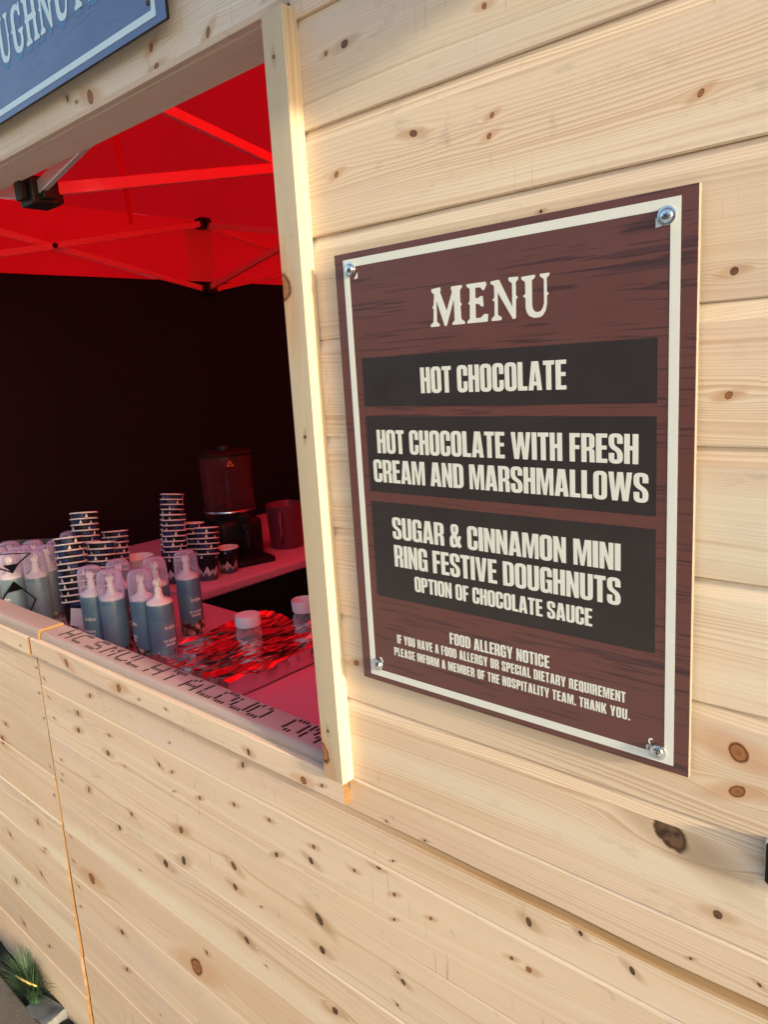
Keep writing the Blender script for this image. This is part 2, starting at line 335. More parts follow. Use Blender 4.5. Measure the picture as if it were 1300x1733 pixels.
# spurred slab letters of the heading
SL = {
 'M': (1.139, [[(.076,1),(.37,1.02),(.39,.95),(.36,.90),(.557,.392),(.759,.86),(.73,.92),(.74,1),(1.089,1),(1.089,.949),(1.013,.873),(1.013,.57),(1.065,.519),(1.013,.468),(1.03,.14),(1.139,.07),(1.139,.013),(.734,.013),(.734,.07),(.81,.13),(.81,.68),(.54,.005),(.475,.005),(.228,.70),(.215,.14),(.304,.07),(.304,.013),(0,.013),(0,.07),(.101,.139),(.127,.468),(.076,.519),(.127,.57),(.165,.848),(.076,.93)]]),
 'E': (.658, [[(.015,1),(.61,1),(.633,.93),(.565,.80),(.506,.80),(.45,.88),(.285,.885),(.28,.62),(.38,.625),(.43,.66),(.506,.66),(.525,.40),(.456,.40),(.38,.475),(.278,.48),(.27,.125),(.43,.125),(.54,.21),(.658,.20),(.633,.013),(0,.013),(0,.063),(.085,.125),(.101,.468),(.045,.519),(.101,.57),(.115,.88),(.015,.94)]]),
 'N': (.81, [[(0,.985),(.253,1),(.62,.30),(.63,.873),(.532,.94),(.532,1.02),(.81,1.01),(.81,.949),(.734,.885),(.734,.57),(.79,.525),(.734,.48),(.715,.03),(.635,.005),(.203,.70),(.19,.15),(.304,.08),(.29,.013),(0,.013),(0,.07),(.09,.14),(.101,.48),(.03,.53),(.101,.575),(.101,.873),(0,.924)]]),
 'U': (.759, [[(0,.99),(.375,1),(.375,.94),(.285,.873),(.28,.28),(.30,.20),(.35,.14),(.43,.115),(.51,.135),(.565,.20),(.605,.32),(.608,.873),(.506,.94),(.506,1),(.759,1),(.759,.949),(.684,.885),(.684,.57),(.738,.525),(.684,.48),(.68,.29),(.64,.13),(.565,.03),(.48,-.01),(.33,-.01),(.20,.04),(.127,.139),(.101,.25),(.101,.48),(.025,.53),(.101,.575),(.101,.86),(0,.93)]]),
 'G': (.70, [[(.62,1),(.64,.72),(.55,.72),(.50,.85),(.40,.89),(.30,.84),(.27,.74),(.27,.27),(.30,.16),(.38,.115),(.47,.14),(.52,.22),(.52,.37),(.43,.41),(.43,.47),(.70,.47),(.70,.41),(.64,.37),(.64,.20),(.59,.07),(.50,0),(.34,-.01),(.20,.04),(.12,.15),(.10,.27),(.10,.46),(.03,.51),(.10,.56),(.10,.74),(.13,.87),(.21,.97),(.34,1.01),(.46,1),(.54,.95),(.57,1)]]),
 'H': (.80, [[(0,1),(.36,1),(.36,.94),(.28,.88),(.28,.59),(.55,.59),(.55,.88),(.48,.94),(.48,1),(.80,1),(.80,.94),(.72,.88),(.72,.56),(.78,.51),(.72,.46),(.72,.12),(.80,.06),(.80,0),(.48,0),(.48,.06),(.55,.12),(.55,.46),(.28,.46),(.28,.12),(.36,.06),(.36,0),(0,0),(0,.06),(.10,.12),(.10,.46),(.04,.51),(.10,.56),(.10,.88),(0,.94)]]),
 'T': (.68, [[(0,1),(.68,1),(.68,.72),(.60,.72),(.55,.87),(.43,.88),(.43,.56),(.49,.51),(.43,.46),(.43,.12),(.52,.06),(.52,0),(.16,0),(.16,.06),(.25,.12),(.25,.46),(.19,.51),(.25,.56),(.25,.88),(.13,.87),(.08,.72),(0,.72)]]),
 'S': (.62, [[(.56,.99),(.58,.70),(.50,.70),(.45,.84),(.34,.90),(.25,.86),(.24,.76),(.30,.66),(.50,.52),(.60,.38),(.60,.20),(.53,.06),(.40,-.01),(.27,-.01),(.15,.06),(.10,0),(.04,0),(.03,.31),(.11,.31),(.17,.16),(.29,.10),(.40,.14),(.41,.25),(.34,.36),(.14,.50),(.05,.63),(.05,.80),(.12,.94),(.24,1.01),(.36,1.01),(.47,.95),(.51,.99)]]),
 'O': (.74, [[(.37,1.01),(.52,.97),(.62,.87),(.65,.73),(.65,.56),(.70,.51),(.65,.46),(.65,.27),(.62,.13),(.52,.03),(.37,-.01),(.22,.03),(.12,.13),(.09,.27),(.09,.46),(.04,.51),(.09,.56),(.09,.73),(.12,.87),(.22,.97)], [(.37,.89),(.29,.84),(.26,.74),(.26,.26),(.29,.16),(.37,.11),(.45,.16),(.48,.26),(.48,.74),(.45,.84)]]),
 'D': (.76, [[(0,1),(.42,1),(.58,.94),(.68,.80),(.70,.56),(.75,.51),(.70,.46),(.68,.20),(.58,.06),(.42,0),(0,0),(0,.06),(.10,.12),(.10,.46),(.04,.51),(.10,.56),(.10,.88),(0,.94)], [(.28,.88),(.28,.12),(.40,.13),(.48,.20),(.52,.34),(.52,.66),(.48,.80),(.40,.87)]]),
}
def text_contours(txt, font, gap, space):
    x = 0; out = []
    for ch in txt:
        if ch == ' ': x += space; continue
        w, cs = font[ch]
        for c in cs: out.append([(p[0]+x, p[1]) for p in rounded(c)])
        x += w + gap
    return out, x - gap
def fill(contours, thick):
    """filled mesh from closed contours in the xy plane (even-odd), extruded to a thin sheet"""
    cu = bpy.data.curves.new('outline', 'CURVE'); cu.dimensions = '2D'; cu.fill_mode = 'BOTH'; cu.extrude = thick/2
    for c in contours:
        sp = cu.splines.new('POLY'); sp.points.add(len(c)-1)
        for p, q in zip(sp.points, c): p.co = (q[0], q[1], 0, 1)
        sp.use_cyclic_u = True
    o = bpy.data.objects.new('outline', cu); COL.objects.link(o); bpy.context.view_layer.update()
    me = bpy.data.meshes.new_from_object(o.evaluated_get(bpy.context.evaluated_depsgraph_get()))
    bpy.data.objects.remove(o); bpy.data.curves.remove(cu)
    return me
def letter_mesh(txt, x0, x1, z0, z1, font=GL, gap=.042, space=.20, thick=.0004):
    """text in the wall plane (x right, z up), stretched to the given extents; returned facing -y with its back at y = 0"""
    cs, w = text_contours(txt, font, gap, space)
    sx, sz = (x1-x0)/w, z1-z0
    me = fill([[(x0+p[0]*sx, z0+p[1]*sz) for p in c] for c in cs], thick)
    me.transform(Matrix(((1, 0, 0, 0), (0, 0, -1, -thick/2), (0, 1, 0, 0), (0, 0, 0, 1))))
    return me
def shape_mesh(contours, thick=.0004):
    me = fill(contours, thick)
    me.transform(Matrix(((1, 0, 0, 0), (0, 0, -1, -thick/2), (0, 1, 0, 0), (0, 0, 0, 1))))
    return me

# ------------------------------------------------------------------ materials
def mat_sign(name, base, streak, dark):
    t = NT(name); x, y, z = t.X(t.obj())
    n1 = t.noise(t.V(t.M('MULTIPLY', x, 9.), 0., t.M('MULTIPLY', z, 330.)), 1., 2, .6)
    n2 = t.noise(t.V(t.M('MULTIPLY', x, 3.), 0., t.M('MULTIPLY', z, 26.)), 1., 2)
    n3 = t.noise(t.V(t.M('MULTIPLY', x, 4.), 7., t.M('MULTIPLY', z, 120.)), 1., 2)
    thr = t.M('MULTIPLY_ADD', n2, -.34, .76)
    m1 = t.ss(t.M('SUBTRACT', n1, thr), .0, .03, 0., .8)
    m2 = t.M('MULTIPLY', t.ss(t.M('SUBTRACT', n3, thr), .06, .09), .5)
    c = t.mix(t.ss(n2, .3, .7), base, tuple(min(1, b*1.12) for b in base))
    c = t.mix(m1, c, streak); c = t.mix(m2, c, dark)
    sm = t.noise(t.obj(), 14., 4)
    return t.done(t.bsdf(c, t.M('MULTIPLY_ADD', sm, .18, .30), 0., .6))
M['sign_brown'] = mat_sign('printed_brown_board', (.108, .040, .036), (.042, .020, .022), (.022, .015, .026))
M['sign_blue'] = mat_sign('printed_blue_board', (.062, .102, .245), (.050, .080, .205), (.032, .05, .135))
M['panel_dark'] = plain('dark_printed_panel', (.027, .022, .024), .38, vary=.18, scale=25)
M['cream'] = plain('cream_print', (.66, .69, .66), .42, vary=.03, scale=15)
M['ice'] = plain('pale_blue_print', (.50, .66, .76), .45, vary=.05, scale=15)
M['blue_shadow'] = plain('mid_blue_print', (.05, .15, .33), .45, vary=.05, scale=15)
M['board_edge'] = plain('board_edge', (.24, .21, .18), .6)
M['zinc'] = plain('zinc_plate', (.72, .76, .80), .28, 1., vary=.1, scale=300)
M['recess'] = plain('screw_recess', (.03, .035, .04), .6)
M['black_plastic'] = plain('black_plastic', (.007, .007, .008), .48, spec=.3, vary=.3, scale=60)
M['white_plastic'] = plain('white_plastic', (.72, .70, .70), .38, vary=.05)
M['counter'] = plain('red_lit_table_top', (.55, .25, .33), .45, vary=.08, scale=9, bump=.05)  # white table tops with the canopy's red light put into the colour
M['steel'] = plain('red_lit_truss_steel', (.78, .11, .14), .42, .1, vary=.06)  # grey frame steel, red canopy glow mixed into its base colour
M['jug'] = plain('red_lit_jug_plastic', (.16, .03, .05), .4, vary=.05)  # white jug, dim red interior light carried by the colour
M['steel_bare'] = plain('bare_truss_steel', (.62, .62, .63), .38, .5, vary=.06)
M['tin'] = plain('tray_metal', (.6, .6, .6), .3, 1.)
M['paper'] = plain('white_card', (.70, .68, .66), .8, vary=.05)
M['stamp'] = plain('black_ink', (.018, .017, .022), .8)
M['dark_floor'] = plain('shade_dark_floor', (.012, .011, .011), .85, vary=.4, scale=8)  # shade under the tables put into the floor colour
M['orange'] = plain('orange_sticker', (.75, .20, .03), .5)

def mat_fabric(name, col, trans, wscale=700.):
    t = NT(name); o = t.obj(); nz = t.noise(o, 2.2, 3); f = t.M('MULTIPLY_ADD', nz, .3, .85)
    d = t.n('ShaderNodeBsdfDiffuse'); t.set(d.inputs[0], t.mix(1., col, t.V(f, f, f), 'MULTIPLY'))
    tr = t.n('ShaderNodeBsdfTranslucent'); t.set(tr.inputs[0], t.mix(1., trans, t.V(f, f, f), 'MULTIPLY'))
    bp = t.bump(t.noise(o, 7., 4), .6, .012); t.set(d.inputs['Normal'], bp)
    return t.done(t.mixs(.68, d.outputs[0], tr.outputs[0]))
M['red_fabric'] = mat_fabric('red_canopy_fabric', (.62, .006, .008), (.95, .005, .008))
M['red_patch'] = mat_fabric('red_patch_fabric', (.80, .25, .25), (1., .62, .62))
M['black_fabric'] = mat_fabric('black_canopy_fabric', (.034, .013, .016), (.008, .002, .002))

def mat_clear(name, tint, alpha, rough=.1, rim=.6):
    t = NT(name); lw = t.n('ShaderNodeLayerWeight'); lw.inputs[0].default_value = .35
    tp = t.n('ShaderNodeBsdfTransparent'); t.set(tp.inputs[0], tuple(.75 + .25*c for c in tint))
    b = t.bsdf(tint, rough, 0., .6)
    f = t.M('MULTIPLY_ADD', lw.outputs['Facing'], rim, alpha, clamp=True)
    return t.done(t.mixs(f, tp.outputs[0], b))
M['clear_cap'] = mat_clear('clear_plastic_cap', (.68, .62, .84), .16, .08, .55)
M['film'] = mat_clear('shrink_film', (.75, .73, .74), .05, .08, .35)
M['glass'] = mat_clear('clear_jar', (.60, .58, .60), .20, .08, .6)
M['bowl'] = mat_clear('tinted_bowl', (.15, .035, .042), .38, .1, .35)

def mat_can():
    t = NT('teal_printed_can'); x, y, z = t.X(t.obj()); a = t.M('ARCTAN2', y, x)
    nz = t.noise(t.V(t.M('MULTIPLY', a, 1.3), 0., t.M('MULTIPLY', z, 22.)), 1., 3)
    base = t.mix(t.ss(nz, .35, .65), (.085, .17, .25), (.10, .19, .275))
    # pale swoosh: a big circle on the label
    dx = t.M('MULTIPLY', t.M('SUBTRACT', t.M('ABSOLUTE', a), 1.1), .033); dz = t.M('SUBTRACT', z, .065)
    r = t.M('SQRT', t.M('ADD', t.M('POWER', dx, 2), t.M('POWER', dz, 2)))
    base = t.mix(t.ss(r, .060, .058, 0., .55), base, (.145, .24, .32))
    # photograph of a dessert round the foot of the can
    n2 = t.noise(t.V(t.M('MULTIPLY', a, 2.2), 3., t.M('MULTIPLY', z, 55.)), 1., 3)
    pic = t.mix(t.ss(n2, .42, .52), (.035, .022, .02), t.mix(t.ss(n2, .55, .62), (.30, .17, .12), (.62, .56, .52)))
    edge = t.M('MULTIPLY_ADD', t.noise(t.V(t.M('MULTIPLY', a, 1.4), 8., 0.), 1., 1), .035, .020)
    base = t.mix(t.M('LESS_THAN', z, edge), base, pic)
    # tiny ingredient print on the back half
    rows = t.M('LESS_THAN', t.M('FRACT', t.M('MULTIPLY', z, 300.)), .5)
    wd = t.M('GREATER_THAN', t.noise(t.V(t.M('MULTIPLY', a, 26.), 0., t.M('FLOOR', t.M('MULTIPLY', z, 300.))), 1., 0), .5)
    zone = t.M('MULTIPLY', t.M('MULTIPLY', t.M('GREATER_THAN', z, .05), t.M('LESS_THAN', z, .15)), t.M('GREATER_THAN', t.M('ABSOLUTE', a), 2.0))
    base = t.mix(t.M('MULTIPLY', t.M('MULTIPLY', rows, wd), t.M('MULTIPLY', zone, .35)), base, (.6, .66, .7))
    return t.done(t.bsdf(base, .36, .1, .5))
M['can'] = mat_can()
def mat_cup():
    t = NT('navy_printed_cup'); x, y, z = t.X(t.obj()); a = t.M('ARCTAN2', y, x)
    tri = t.M('PINGPONG', t.M('MULTIPLY', a, .034), .0178)
    tri2 = t.M('PINGPONG', t.M('MULTIPLY_ADD', a, .034, .0095), .0120)
    peak = t.M('MULTIPLY_ADD', t.M('MAXIMUM', tri, tri2), 1.7, .018)
    c = t.mix(t.M('LESS_THAN', z, peak), (.006, .007, .012), (.62, .60, .62))
    c = t.mix(t.M('LESS_THAN', z, t.M('MULTIPLY_ADD', tri2, 1.2, .012)), c, (.10, .12, .17))
    dots = t.M('GREATER_THAN', t.noise(t.V(t.M('MULTIPLY', a, 14.), 0., t.M('MULTIPLY', z, 400.)), 1., 1), .70)
    c = t.mix(t.M('MULTIPLY', dots, .6), c, (.45, .42, .40))
    return t.done(t.bsdf(c, .45, 0., .25))
M['cup'] = mat_cup()
M['cup_white'] = plain('white_cup_board', (.74, .70, .69), .6, vary=.03)
M['cup_blue'] = plain('blue_cup_print', (.012, .045, .17), .45)
t = NT('crumpled_foil'); _o = t.obj(); _n = t.noise(_o, 60., 5, .6)
M['foil'] = t.done(t.bsdf((.86, .85, .85), t.M('MULTIPLY_ADD', _n, .10, .13), 1., .5, t.bump(t.noise(_o, 160., 2), .10, .001)))

def mat_path():
    t = NT('concrete_pavers'); o = t.obj(); x, y, z = t.X(o)
    br = t.n('ShaderNodeTexBrick'); t.set(br.inputs['Vector'], o); br.inputs['Scale'].default_value = 1.; br.inputs['Brick Width'].default_value = .40; br.inputs['Row Height'].default_value = .40; br.inputs['Mortar Size'].default_value = .006
    br.inputs['Color1'].default_value = (.12, .10, .088, 1); br.inputs['Color2'].default_value = (.145, .122, .105, 1); br.inputs['Mortar'].default_value = (.03, .028, .025, 1)
    g = t.noise(o, 220., 4); g2 = t.noise(o, 9., 4)
    c = t.mix(t.ss(g, .3, .7, .0, .45), br.outputs[0], (.09, .08, .072)); c = t.mix(t.ss(g2, .5, .75, 0., .4), c, (.10, .075, .055))
    c = t.mix(t.ss(t.noise(o, 330., 1), .72, .76), c, (.5, .48, .45))
    return t.done(t.bsdf(c, .85, 0., .3, t.bump(t.M('ADD', g, t.M('MULTIPLY', br.outputs[1], -3.)), .5, .002)))
M['path'] = mat_path()
M['soil'] = plain('dark_soil', (.022, .018, .016), .95, vary=.6, scale=50, bump=1.)
M['ground'] = plain('pale_concrete', (.55, .51, .46), .9, vary=.3, scale=6)
M['stone'] = plain('pale_stone', (.13, .135, .145), .8, vary=.3, scale=30, bump=.6)
def mat_grass():
    t = NT('blue_green_grass'); h = t.attr('tone')[2]
    c = t.mix(h, (.020, .050, .032), (.075, .13, .055))
    return t.done(t.bsdf(c, .5, 0., .4))
M['grass'] = mat_grass()
M['fence'] = plain('dark_stained_timber', (.045, .032, .022), .8, vary=.3, scale=6)
M['straw'] = plain('dry_stalk', (.50, .36, .12), .7)

# ================================================================== the setting
def sheet(name, x0, x1, y0, y1, z, mat, kind='structure'):
    bm = bmesh.new(); vs = [bm.verts.new(p) for p in ((x0, y0, z), (x1, y0, z), (x1, y1, z), (x0, y1, z))]; bm.faces.new(vs)
    return tag(obj(name, bm, mat), kind=kind)
sheet('ground', -60, 60, -60, 60, -.03, M['ground'])
bm = bmesh.new(); box(bm, (-7, -.95, -.02), (6, -.062, .03), .006); tag(obj('path', bm, M['path']), kind='structure')
bm = bmesh.new(); bmesh.ops.create_grid(bm, x_segments=160, y_segments=6, size=1)
for v in bm.verts:
    x = -3 + (v.co.x+1)*2.6; y = -.068 + (v.co.y+1)*.045; v.co = (x, y, .004 + .018*noise.noise((x*14, y*30, 2)))
tag(obj('soil', bm, M['soil'], smooth=True), kind='structure')
sheet('floor', -2.7, .8, .0, 3.3, -.02, M['dark_floor'])

# ================================================================== timber front of the stall
stall = empty('market_stall', (0, 0, 0), 'pale pine clad front of the market stall with a serving hatch', 'stall')
KN = [(-0.002, 2.092, 0.003, 0.2, 1), (0.028, 2.093, 0.0043, 0.67, 1.3), (0.119, 1.98, 0.0038, 0.6, 1.4), (0.002, 1.963, 0.0034, 0, 1), (0.217, 1.974, 0.0026, 0.05, 1), (0.213, 1.956, 0.003, 0.05, 1), (0.212, 2.071, 0.003, 0.15, 1), (0.415, 1.942, 0.003, 0.1, 1), (0.444, 1.801, 0.0034, 0.56, 1), (0.443, 1.701, 0.0034, 0.31, 1), (0.268, 1.877, 0.0017, 0.9, 1), (-0.024, 1.354, 0.0043, 0.25, 1.2), (0.46, 1.379, 0.0106, 0.1, 0.9), (0.46, 1.34, 0.0064, 0.05, 1.2), (0.4, 1.272, 0.0165, 1, 1.15, 0.303), (0.446, 1.204, 0.0047, 0.6, 1), (-0.965, 0.593, 0.0147, 0.1, 1), (-0.539, 0.59, 0.0212, 0.1, 1), (-0.355, 0.749, 0.0068, 0.91, 1), (-0.15, 0.895, 0.0089, 0.86, 1), (-0.149, 0.84, 0.0068, 0.75, 1), (-0.131, 0.738, 0.0072, 0.59, 1), (-0.609, 0.79, 0.0089, 0.74, 1), (-0.537, 0.829, 0.0101, 0.65, 0.7), (-0.533, 0.897, 0.0081, 0.51, 1), (-0.37, 0.892, 0.0076, 0.54, 1), (-0.372, 0.849, 0.0064, 0.59, 1), (-0.242, 0.97, 0.0047, 0.91, 1), (-0.156, 0.997, 0.0055, 0.87, 1), (-0.147, 1.025, 0.0038, 0.48, 1), (-0.252, 1.029, 0.0038, 0.48, 1), (-0.347, 1.021, 0.0043, 0.39, 1), (-0.453, 0.994, 0.0043, 0.56, 1), (-0.583, 1.017, 0.0047, 0.6, 1), (-0.539, 1.016, 0.0034, 0.55, 1), (-0.309, 1.108, 0.0059, 0.88, 0.7), (-0.722, 0.857, 0.0051, 0.79, 1), (-0.908, 0.846, 0.0081, 0.47, 0.6), (-0.787, 0.799, 0.0068, 0.77, 0.7), (-0.789, 0.974, 0.0064, 0.71, 1), (-0.906, 1.032, 0.0064, 0.48, 0.8), (-0.916, 0.989, 0.0068, 0.51, 1), (-0.835, 1.092, 0.0051, 0.47, 1), (-0.772, 1.02, 0.0038, 0.48, 1), (-1.393, 0.817, 0.0129, 0.1, 1), (-0.848, 0.508, 0.0072, 0.81, 1), (-0.06, 1.023, 0.0034, 0.4, 1), (-0.01, 1.052, 0.0051, 0.88, 1), (-0.495, 0.646, 0.0051, 0.74, 0.6), (-0.533, 1.078, 0.0021, 1, 1), (-0.539, 0.976, 0.0021, 1, 1), (0.018, 1.139, 0.0021, 0.8, 1), (0.011, 1.131, 0.0021, 0.8, 1), (0.078, 1.129, 0.0021, 1, 1), (0.018, 1.073, 0.0021, 0.8, 1), (0.017, 1.02, 0.0034, 0.42, 1), (0.081, 1.014, 0.003, 0.4, 1), (0.013, 0.978, 0.0026, 0.8, 1), (0.207, 1.022, 0.003, 0.5, 1), (0.233, 1.086, 0.0059, 0.79, 0.7), (0.022, 0.88, 0.0043, 0.89, 1), (0.013, 0.89, 0.0026, 0.8, 1), (0.007, 0.833, 0.0026, 0.8, 1), (0.231, 1.019, 0.0043, 0.2, 1), (0.3, 1.105, 0.0034, 0.88, 0.8), (0.36, 1.091, 0.0043, 0.72, 0.8), (0.421, 1.14, 0.0017, 0.9, 1), (0.485, 1.146, 0.0021, 0.9, 1), (0.317, 1.055, 0.003, 0.76, 1), (-1.031, 1.126, 0.0026, 1, 1), (-1.057, 1.076, 0.003, 0.85, 1), (-1.047, 1.032, 0.0026, 1, 1), (-1.036, 0.983, 0.0026, 1, 1), (-1.033, 0.878, 0.003, 0.77, 1), (-1.04, 0.838, 0.003, 0.63, 1), (-1.049, 0.819, 0.003, 0.7, 1), (-1.049, 0.669, 0.003, 0.96, 1), (-1.055, 0.601, 0.0034, 0.57, 1), (-1.048, 0.532, 0.0034, 0.57, 1), (-1.056, 0.473, 0.0034, 0.86, 1), (-1.094, 1.16, 0.003, 0.69, 1), (-1.091, 1.095, 0.0026, 1, 1), (-1.097, 1.03, 0.003, 0.82, 1), (-1.094, 0.966, 0.003, 0.79, 1), (-1.106, 0.836, 0.003, 0.72, 1), (-1.105, 0.76, 0.003, 1, 1), (-1.351, 0.876, 0.0064, 0.39, 1), (-1.236, 0.635, 0.0085, 0.38, 0.7), (-1.22, 0.561, 0.0068, 0.59, 1), (-1.452, 0.512, 0.0072, 0.52, 0.8), (-1.268, 0.47, 0.0072, 0.34, 1), (-1.465, 0.359, 0.011, 0.44, 0.7), (-1.459, 0.222, 0.0085, 0.4, 0.7), (-1.292, 0.237, 0.0055, 0.65, 1), (-0.853, 0.406, 0.0059, 0.57, 1), (0.521, 0.098, 0.0021, 1, 1), (0.51, 0.235, 0.0021, 1, 1), (0.517, 0.488, 0.0021, 1, 1), (0.515, 0.602, 0.0021, 1, 1), (0.512, 0.841, 0.0021, 1, 1), (0.514, 1.019, 0.0021, 1, 1), (1.16, 0.106, 0.0021, 1, 1), (1.166, 0.363, 0.0021, 1, 1), (1.163, 0.501, 0.0021, 1, 1), (1.167, 0.644, 0.0021, 1, 1), (1.161, 0.719, 0.0021, 1, 1), (1.161, 1.022, 0.0021, 1, 1), (-0.297, 0.143, 0.0021, 1, 1), (-0.302, 0.273, 0.0021, 1, 1), (-0.297, 0.346, 0.0021, 1, 1), (-0.298, 0.517, 0.0021, 1, 1), (-0.304, 0.724, 0.0021, 1, 1), (-0.3, 0.844, 0.0021, 1, 1), (-0.718, 0.103, 0.0021, 1, 1), (-0.726, 0.241, 0.0021, 1, 1), (-0.721, 0.363, 0.0021, 1, 1), (-0.721, 0.725, 0.0021, 1, 1), (-0.714, 0.852, 0.0021, 1, 1), (-0.722, 0.966, 0.0021, 1, 1), (0.515, 1.24, 0.0019, 1, 1), (0.515, 1.36, 0.0019, 1, 1), (0.515, 1.48, 0.0019, 1, 1), (0.515, 1.6, 0.0019, 1, 1), (0.515, 1.72, 0.0019, 1, 1), (0.515, 1.84, 0.0019, 1, 1), (0.515, 1.96, 0.0019, 1, 1), (0.515, 2.08, 0.0019, 1, 1)]
def board(wd, x0, x1, z0, z1, seed, y=0., tilt=0., groove=False, knots=None, ch=.016, gap=.0004):
    t = .020
    pr = [(t, z0), (.0015, z0), (0, z0+.0015)]
    wan = ()
    if groove: pr += [(0, 1.1105), (.0035, 1.1125), (.0035, 1.1225), (0, 1.1255)]; wan = (3, 4, 5)
    pr += [(0, z1-ch), (ch*.30, z1-gap), (t, z1-gap)]
    def wv(u, d, h):
        if groove and 1.1095 < h < 1.1265:
            k = max(0., min(1., (u+.26)/.45)); d = d*k*.8; h = h + .005*noise.noise((u*2.1, 1, 5)) + .0015*noise.noise((u*9, 2, 5))
        return d, h
    fn0 = lambda u, d, h: (u, y + d - tilt*(h-z0)/(z1-z0) + .0012*noise.noise((u*1.7, h*3, seed)), h)
    fn = lambda u, d, h: fn0(u, *wv(u, d, h))
    ks = [k for k in (KN if knots is None else knots) if x0-.05 < k[0] < x1+.05 and z0-.003 < k[1] < z1+.003]
    wd.prism(pr, x0, x1, fn, seed, ks, wanes=wan)
wd = Wood(); rnd = random.Random(3)
up = [1.178, 1.298, 1.418, 1.538, 1.657, 1.778, 1.900, 2.020, 2.141, 2.262, 2.383, 2.505, 2.626]
for i, (a, b) in enumerate(zip(up, up[1:])): board(wd, -.054, 1.25, a, b, 1.3+i*1.71, rnd.uniform(-.001, .001), rnd.uniform(0, .0015))
lo = [.06, .183, .313, .424, .557, .682, .809, .930, 1.058, 1.178]
for i, (a, b) in enumerate(zip(lo, lo[1:])):
    xl = -1.0765 + (1.1-a)*.0075 + rnd.uniform(-.001, .001) - (1.1-a)*.018
    if b == 1.178:
        board(wd, xl, -.26, a, b, 20.3+i*1.37, ch=.005, gap=.0005); board(wd, -.26, 1.25, a, b, 20.3+i*1.37, groove=True, ch=.005, gap=.0005)
    else: board(wd, xl, 1.25, a, b, 20.3+i*1.37, rnd.uniform(-.00018, .0004), rnd.uniform(-.0002, .0004), ch=(.002, .004, .0025, .006)[i % 4], gap=.0005)
wd.build('cladding', M['pine'], stall)
wd = Wood(); rnd = random.Random(5)
lf = [.06, .188, .316, .432, .562, .690, .815, .938, 1.064, 1.172]
for i, (a, b) in enumerate(zip(lf, lf[1:])):
    xr = -1.079 + rnd.uniform(-.0015, .001) - (1.1-a)*.018
    board(wd, -2.9, xr, a, b, 40.9+i*1.53, -.0006-max(0, .75-a)*.011, rnd.uniform(0, .0006), ch=(.002, .004, .003)[i % 3], gap=.0005)
wd.build('cladding', M['pine'], stall)
# bottom rail, weathered, behind the lowest board
wd = Wood(); wd.prism([(.028, -.02), (.004, -.02), (.004, .058), (.028, .058)], -2.9, 1.25, lambda u, d, h: (u, d, h), 77.7); wd.build('bottom_rail', M['pine_grey'], stall)

# batten under the sill, in two lengths
wd = Wood()
TK = [(-.892, 1.158, .009, .1, 1), (-.674, 1.156, .009, .1, 1), (-.507, 1.158, .0025, 1, 1), (-.60, 1.152, .0025, 1, 1), (-.10, 1.152, .003, 1, 1), (-.27, 1.15, .006, .9, .7), (-.14, 1.146, .006, .1, 1.2), (-1.12, 1.15, .0025, 1, 1)]
wd.prism([(0, 1.136), (-.012, 1.136), (-.014, 1.138), (-.014, 1.177), (-.0125, 1.1785), (0, 1.1785)], -1.068, -.055, lambda u, d, h: (u, d, h), 5.55, TK)
wd.prism([(0, 1.134), (-.013, 1.134), (-.015, 1.136), (-.015, 1.176), (-.0135, 1.1775), (0, 1.1775)], -2.9, -1.076, lambda u, d, h: (u, d - .002, h), 6.15, TK)
wd.build('sill_batten', M['pine'], stall)
# sill
sill = Wood()
SP = [(.063, 1.160), (.0, 1.160), (.0, 1.186), (.002, 1.1915), (.006, 1.195), (.011, 1.196), (.058, 1.196), (.063, 1.193)]
sill.prism([(d-.004, h) for d, h in SP], -1.03, -.05, lambda u, d, h: (u, d, h), 9.4, (), dv=.008)
sill.prism([(d-.008, h+.006) for d, h in SP], -2.9, -1.034, lambda u, d, h: (u, d + .006*noise.noise((u*2, 0, 0)), h), 12.1, (), dv=.008)
sill_o = sill.build('sill', M['pine_sill'], stall)
# ink jet stamp along the sill: columns of short dashes
FONT5 = {'O': '01110 10001 10001 10001 10001 10001 01110', 'N': '10001 11001 10101 10101 10011 10001 10001', 'U': '10001 10001 10001 10001 10001 10001 01110', 'J': '00111 00010 00010 00010 00010 10010 01100',
         'A': '00100 01010 10001 10001 11111 10001 10001', 'M': '10001 11011 10101 10101 10001 10001 10001', 'S': '01111 10000 10000 01110 00001 00001 11110', 'H': '10001 10001 10001 11111 10001 10001 10001',
         'C': '01111 10000 10000 10000 10000 10000 01111', 'T': '11111 00100 00100 00100 00100 00100 00100', 'D': '11110 10001 10001 10001 10001 10001 11110', 'L': '10000 10000 10000 10000 10000 10000 11111', '0': '01110 10001 10011 10101 11001 10001 01110'}
rnd = random.Random(9)
for ch, xc in (('H', -.955), ('C', -.90), ('S', -.83), ('M', -.77), ('U', -.715), ('L', -.665), ('H', -.60), ('T', -.545), ('A', -.48), ('L', -.425), ('O', -.38), ('U', -.335), ('O', -.29), ('O', -.20), ('N', -.155), ('I', -.118)):
    bm = bmesh.new()
    if ch == 'I': rows = ['00100']*7
    else: rows = FONT5[ch].split()
    for r, row in enumerate(rows):
        for c, bit in enumerate(row):
            if bit == '1' and rnd.random() > .06:
                x = xc + (c-2)*.0085 + rnd.uniform(-.0006, .0006); y = .048 - r*.0056 + rnd.uniform(-.00018, .0004)
                box(bm, (x-.0026, y-.0040, 1.19585), (x+.0026, y+.0040, 1.1963))
    obj('ink_stamp', bm, M['stamp'], sill_o)
